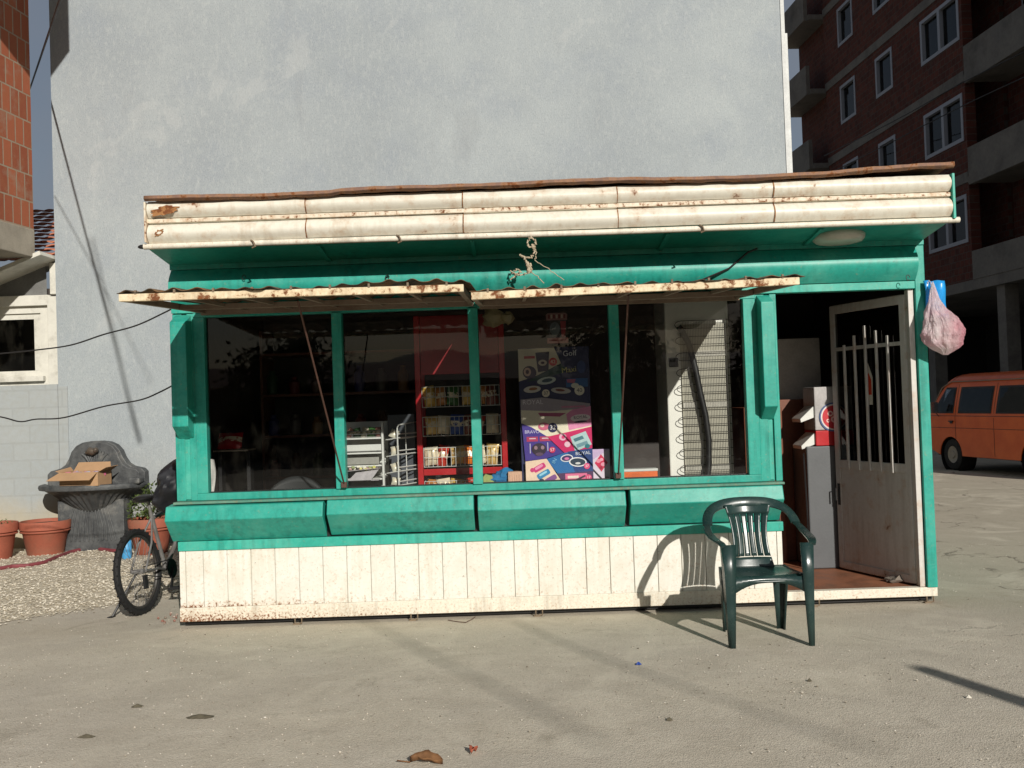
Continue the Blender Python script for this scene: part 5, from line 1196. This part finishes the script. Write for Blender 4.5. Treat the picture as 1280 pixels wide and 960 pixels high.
CAB = simple('black_cable', L(28, 27, 27), .6)
def cable(pts, r, label, n=6):
    out = []
    for i in range(len(pts) - 1):
        p0, p1, p2, p3 = pts[max(0, i-1)], pts[i], pts[i+1], pts[min(len(pts)-1, i+2)]
        for k in range(8):
            s = k/8; out.append(.5*((2*p1) + (p2 - p0)*s + (2*p0 - 5*p1 + 4*p2 - p3)*s*s + (3*p1 - p0 - 3*p2 + p3)*s**3))
    m = MB(); m.tube(out + [pts[-1]], r, n); return tag(m.build('power_cable', CAB, smooth=True), label, 'cable')
def V(px, py, Y): return at(px, py, Y)
cable([V(-60, 447, 7.7), V(0, 442, 7.7), V(50, 437, 7.65), V(90, 431, 7.6), V(130, 418, 7.55), V(170, 407, 7.5), V(205, 391, 7.42), V(222, 382, 7.37)], .006, 'upper black cable running from the left edge up to the kiosk awning corner')
cable([V(-60, 512, 7.8), V(0, 521, 7.8), V(25, 527, 7.75), V(45, 524, 7.75), V(80, 522, 7.7), V(130, 508, 7.65), V(175, 500, 7.6), V(200, 490, 7.55), V(219, 480, 7.5)], .006, 'lower black cable sagging across the grey wall at mid height to the kiosk')
def shadow_cable(q1, t1, q2, t2, r, label):      # straight cable whose shadow runs through q1 and q2
    d = Vector((.36, -1, .47)); a, b_ = q1 + d*t1, q2 + d*t2; n = 14
    pts = [a.lerp(b_, -.25 + 1.9*i/n) for i in range(n + 1)]
    return cable(pts, r, label, 5)
d_ = Vector((.36, -1, .47))
P1 = V(37, 112, 15.8); P2 = V(75, 0, 8.5); dd = (P2 - P1)
cable([P1 - dd*.3, P1, P1.lerp(P2, .5), P2, P2 + dd*.25, P2 + dd*.42, P2 + dd*.6 + Vector((-.3, 0, 1.2)), P2 + dd*.8 + Vector((-1, 0, 4.5))], .012, 'overhead cable crossing the sky gap beside the orange brick building')
cable([V(68, 245, 12.3) + d_*3.2, V(120, 340, 12.3) + d_*5, V(150, 400, 12.3) + d_*6.5, V(190, 480, 12.3) + d_*10], .006, 'thin overhead cable strung above the yard')
cable([gnd(450, 772) + d_*15, gnd(560, 830) + d_*16, gnd(640, 870) + d_*17, gnd(760, 935) + d_*19], .015, 'overhead cable strung high above the forecourt')
cable([gnd(640, 775) + d_*13, gnd(720, 810) + d_*14, gnd(860, 860) + d_*16, gnd(1100, 940) + d_*19], .014, 'second overhead cable strung high above the forecourt')
cable([V(1290, 60, 22), V(1200, 105, 25), V(1120, 150, 29), V(1030, 195, 36)], .014, 'upper thin wire slung along the apartment block face')
cable([V(1290, 92, 22), V(1200, 134, 25), V(1100, 185, 30), V(1030, 220, 36)], .014, 'lower thin wire slung along the apartment block face')
# lamp pole just outside the picture, whose shadow reaches in at the lower right
tip = gnd(1150, 835); base = tip + Vector((.36, -1, 0))*6.0
mb = MB(); mb.tube([(base.x, base.y, 0), (base.x, base.y, 2.82)], [.15, .06], 12)
tag(mb.build('street_post', simple('grey_post_paint', L(120, 120, 118), .6), smooth=True), 'grey steel post standing to the right of the viewer', 'post')

# litter
def dleaf(px, py, L_, rot, m, label, curl=.02, stem=True):
    p = gnd(px, py, .006); mb = MB()
    def f(u, v):
        w = .5*L_*.62*(abs(math.sin(math.pi*min(1, max(0, u))))**.7) * (1 + .25*math.sin(u*17)); 
        x = (u - .5)*L_; y = (2*v - 1)*w; z = curl*abs(2*v - 1)**1.5 + .012*math.sin(u*4) + .006
        return (p.x + x*math.cos(rot) - y*math.sin(rot), p.y + x*math.sin(rot) + y*math.cos(rot), z)
    mb.grid(f, 10, 6)
    if stem: mb.tube([f(0, .5), (p.x - L_*.9*math.cos(rot), p.y - L_*.9*math.sin(rot), .012)], .0025, 4)
    return tag(mb.build('dry_leaf', m, solid=.0015, smooth='all'), label, 'leaf')
dleaf(533, 953, .15, rad(-8), simple('brown_leaf', L(120, 84, 52), .8, var=.3, scale=30), 'curled brown dry leaf at the bottom middle of the ground', .026)
dleaf(592, 940, .06, rad(70), simple('reddish_leaf', L(150, 78, 56), .8), 'small reddish dry leaf on the ground right of the curled brown leaf', .02, False)
def scrap(px, py, w, d, m, label, name='debris', cat='debris'):
    p = gnd(px, py, .0); mb = MB(); n = 14
    vs = [(p.x + w*math.cos(a)*(1 + .4*noise.noise(Vector((math.cos(a)*2, math.sin(a)*2, px)))), p.y + d*math.sin(a)*(1 + .5*noise.noise(Vector((math.cos(a)*2, math.sin(a)*2, py)))), .004) for a in [2*math.pi*i/n for i in range(n)]]
    mb.add(vs + [(p.x, p.y, .02)], [(i, (i+1) % n, n) for i in range(n)]); return tag(mb.build(name, m), label, cat)
DB = simple('dark_debris', L(92, 86, 70), .9, var=.3, scale=40)
scrap(250, 897, .075, .035, DB, 'flat dark scrap on the ground lower left, the largest of three')
scrap(172, 884, .035, .018, DB, 'small dark scrap on the ground left of the largest one')
scrap(108, 922, .045, .018, DB, 'thin dark scrap on the ground nearest the lower left corner')
scrap(798, 831, .02, .016, F(40, 70, 150), 'tiny blue wrapper scrap on the ground left of the chair', 'wrapper', 'wrapper')
scrap(837, 901, .018, .014, DB, 'tiny dark pebble on the ground below the chair', 'pebble', 'pebble')
scrap(1012, 852, .014, .012, DB, 'tiny dark pebble on the ground right of the chair foot', 'pebble', 'pebble')
scrap(1211, 873, .016, .012, F(206, 200, 186), 'tiny pale chip on the ground inside the post shadow', 'chip', 'chip')
mb = MB(); mb.tube([gnd(x, y, .006) for x, y in ((560, 775), (572, 777), (582, 778), (590, 774), (594, 771))], .003, 5); tag(mb.build('wire_scrap', RODM), 'thin bent wire scrap lying in front of the kiosk base', 'wire')
mb = MB()
for k in range(13):
    p = gnd(random.uniform(197, 222), random.uniform(765, 780), .01); mb.use(random.choice([F(140, 98, 86), F(128, 112, 98), F(150, 130, 118)])); mb.ball((p.x, p.y, .012), random.uniform(.006, .016), random.uniform(.006, .013), .009, 7, 5, .6, k)
o = mb.build('crumbled_petals', None); tag(o, 'reddish dry petals swept against the left kiosk corner', 'petals', kind='stuff')

# ------------------------------------------------------------------ across the street, behind the viewer (seen only as reflections)
SH = tag(empty('reflection_house', (0, -19, 0)), 'long low house added across the street to darken the window reflections', 'house')  # unseen house, added to shade the reflected ground and darken the panes
P = lambda u, d, z: Vector((u, -19 - d, z))
mb = MB(); wall_open(mb, P, -34, 26, 0, 2.5, .25, [(-30 + 5*k, -28.6 + 5*k, 1.0, 2.1) for k in range(11)]); mb.build('wall', simple('drab_plaster', L(96, 92, 84), .9), SH)
mb = MB(); mb.add([(-34.6, -18.4, 2.45), (26.6, -18.4, 2.45), (26.6, -22.5, 3.3), (-34.6, -22.5, 3.3)], [(0, 1, 2, 3)]); mb.build('roof', simple('old_roof', L(88, 56, 46), .9), SH, solid=.12)
mb = MB(); mb.box(-33.9, -24, 0, 25.9, -20.5, 2.3); mb.build('rooms', DARKIN, SH)
TLF = simple('street_tree_leaf', L(56, 70, 34), .7, var=.5, scale=3); BARK = simple('tree_bark', L(84, 70, 56), .95, var=.3, scale=20)
for i, (tx, ty, th) in enumerate(((-13, -16, 5.6), (-7.5, -17, 4.6), (3.5, -16.5, 4.0), (9, -17, 5.0))):
    r = tag(empty('street_tree', (tx, ty, 0)), 'leafy street tree across the road, only reflected in the window panes', 'tree', 'street trees across the road')
    m = MB(); m.tube([(tx, ty, 0), (tx + .1, ty, th*.35), (tx, ty + .1, th*.7)], [.16, .12, .06], 8)
    for k in range(7): a = k*.9; m.tube([(tx, ty, th*(.35 + .04*k)), (tx + 1.2*math.cos(a), ty + 1.2*math.sin(a), th*(.6 + .05*k))], [.06, .02], 6)
    m.build('trunk', BARK, r); m = MB()
    cl = [(random.uniform(-1.5, 1.5), random.uniform(-1.2, 1.2), th*random.uniform(.45, .92)) for _ in range(16)]
    for k in range(2600):
        c_ = random.choice(cl); d = Vector((random.gauss(0, .38), random.gauss(0, .38), random.gauss(0, .3))); p = Vector((tx + c_[0], ty + c_[1], c_[2])) + d
        n_1 = Vector((random.uniform(-1, 1), random.uniform(-1, 1), random.uniform(-1, 1))).normalized(); n_2 = n_1.orthogonal().normalized(); q_ = .13
        m.add([p, p + n_1*q_ + n_2*q_*.5, p + n_1*q_*2, p + n_1*q_ - n_2*q_*.5], [(0, 1, 2, 3)])
    m.build('crown', TLF, r, weld=False)

mb = MB(); mb.box(2.27, 9.0, 1.5, 2.85, 9.4, 2.12); tag(mb.build('pale_wall_panel', simple('lightened_panel', L(206, 200, 194), .5), bevel=.006), 'grey wall panel, coloured paler to lift the dark above the brown cupboard inside the doorway', 'cupboard')  # wall panel, its colour lightened to make up for the dark interior

# loose grit on the paving
mb = MB(); gt = [flat('grit_%s' % a, c, .95) for a, c in (('a', L(206, 197, 182)), ('b', L(168, 158, 142)), ('c', L(132, 124, 110)), ('d', L(226, 220, 208)))]
for i in range(9000):
    y = 3.9 + 6.5 * random.random() ** 1.6; x = random.uniform(-.62, .66) * y
    if KX0 - .02 < x < KX1 + .02 and y > 7.36: continue
    if noise.noise(Vector((x*.8, y*.8, 3))) + .9*noise.noise(Vector((x*2.6, y*2.6, 8))) < random.uniform(-.5, .5): continue
    r = random.uniform(.0018, .0048) * (1.7 if random.random() < .04 else 1); mb.use(random.choice(gt)); z0 = .001
    vs = [(x + r*a*random.uniform(.7, 1.3), y + r*b*random.uniform(.7, 1.3), z0 + r*.7*(1 + c)) for a, b, c in ((1,0,0),(0,1,0),(-1,0,0),(0,-1,0),(0,0,1),(0,0,-1))]
    mb.add(vs, [(0,1,4),(1,2,4),(2,3,4),(3,0,4),(1,0,5),(2,1,5),(3,2,5),(0,3,5)])
tag(mb.build('ground_grit', weld=False), 'fine loose grit scattered over the dusty paving', 'grit', kind='stuff')
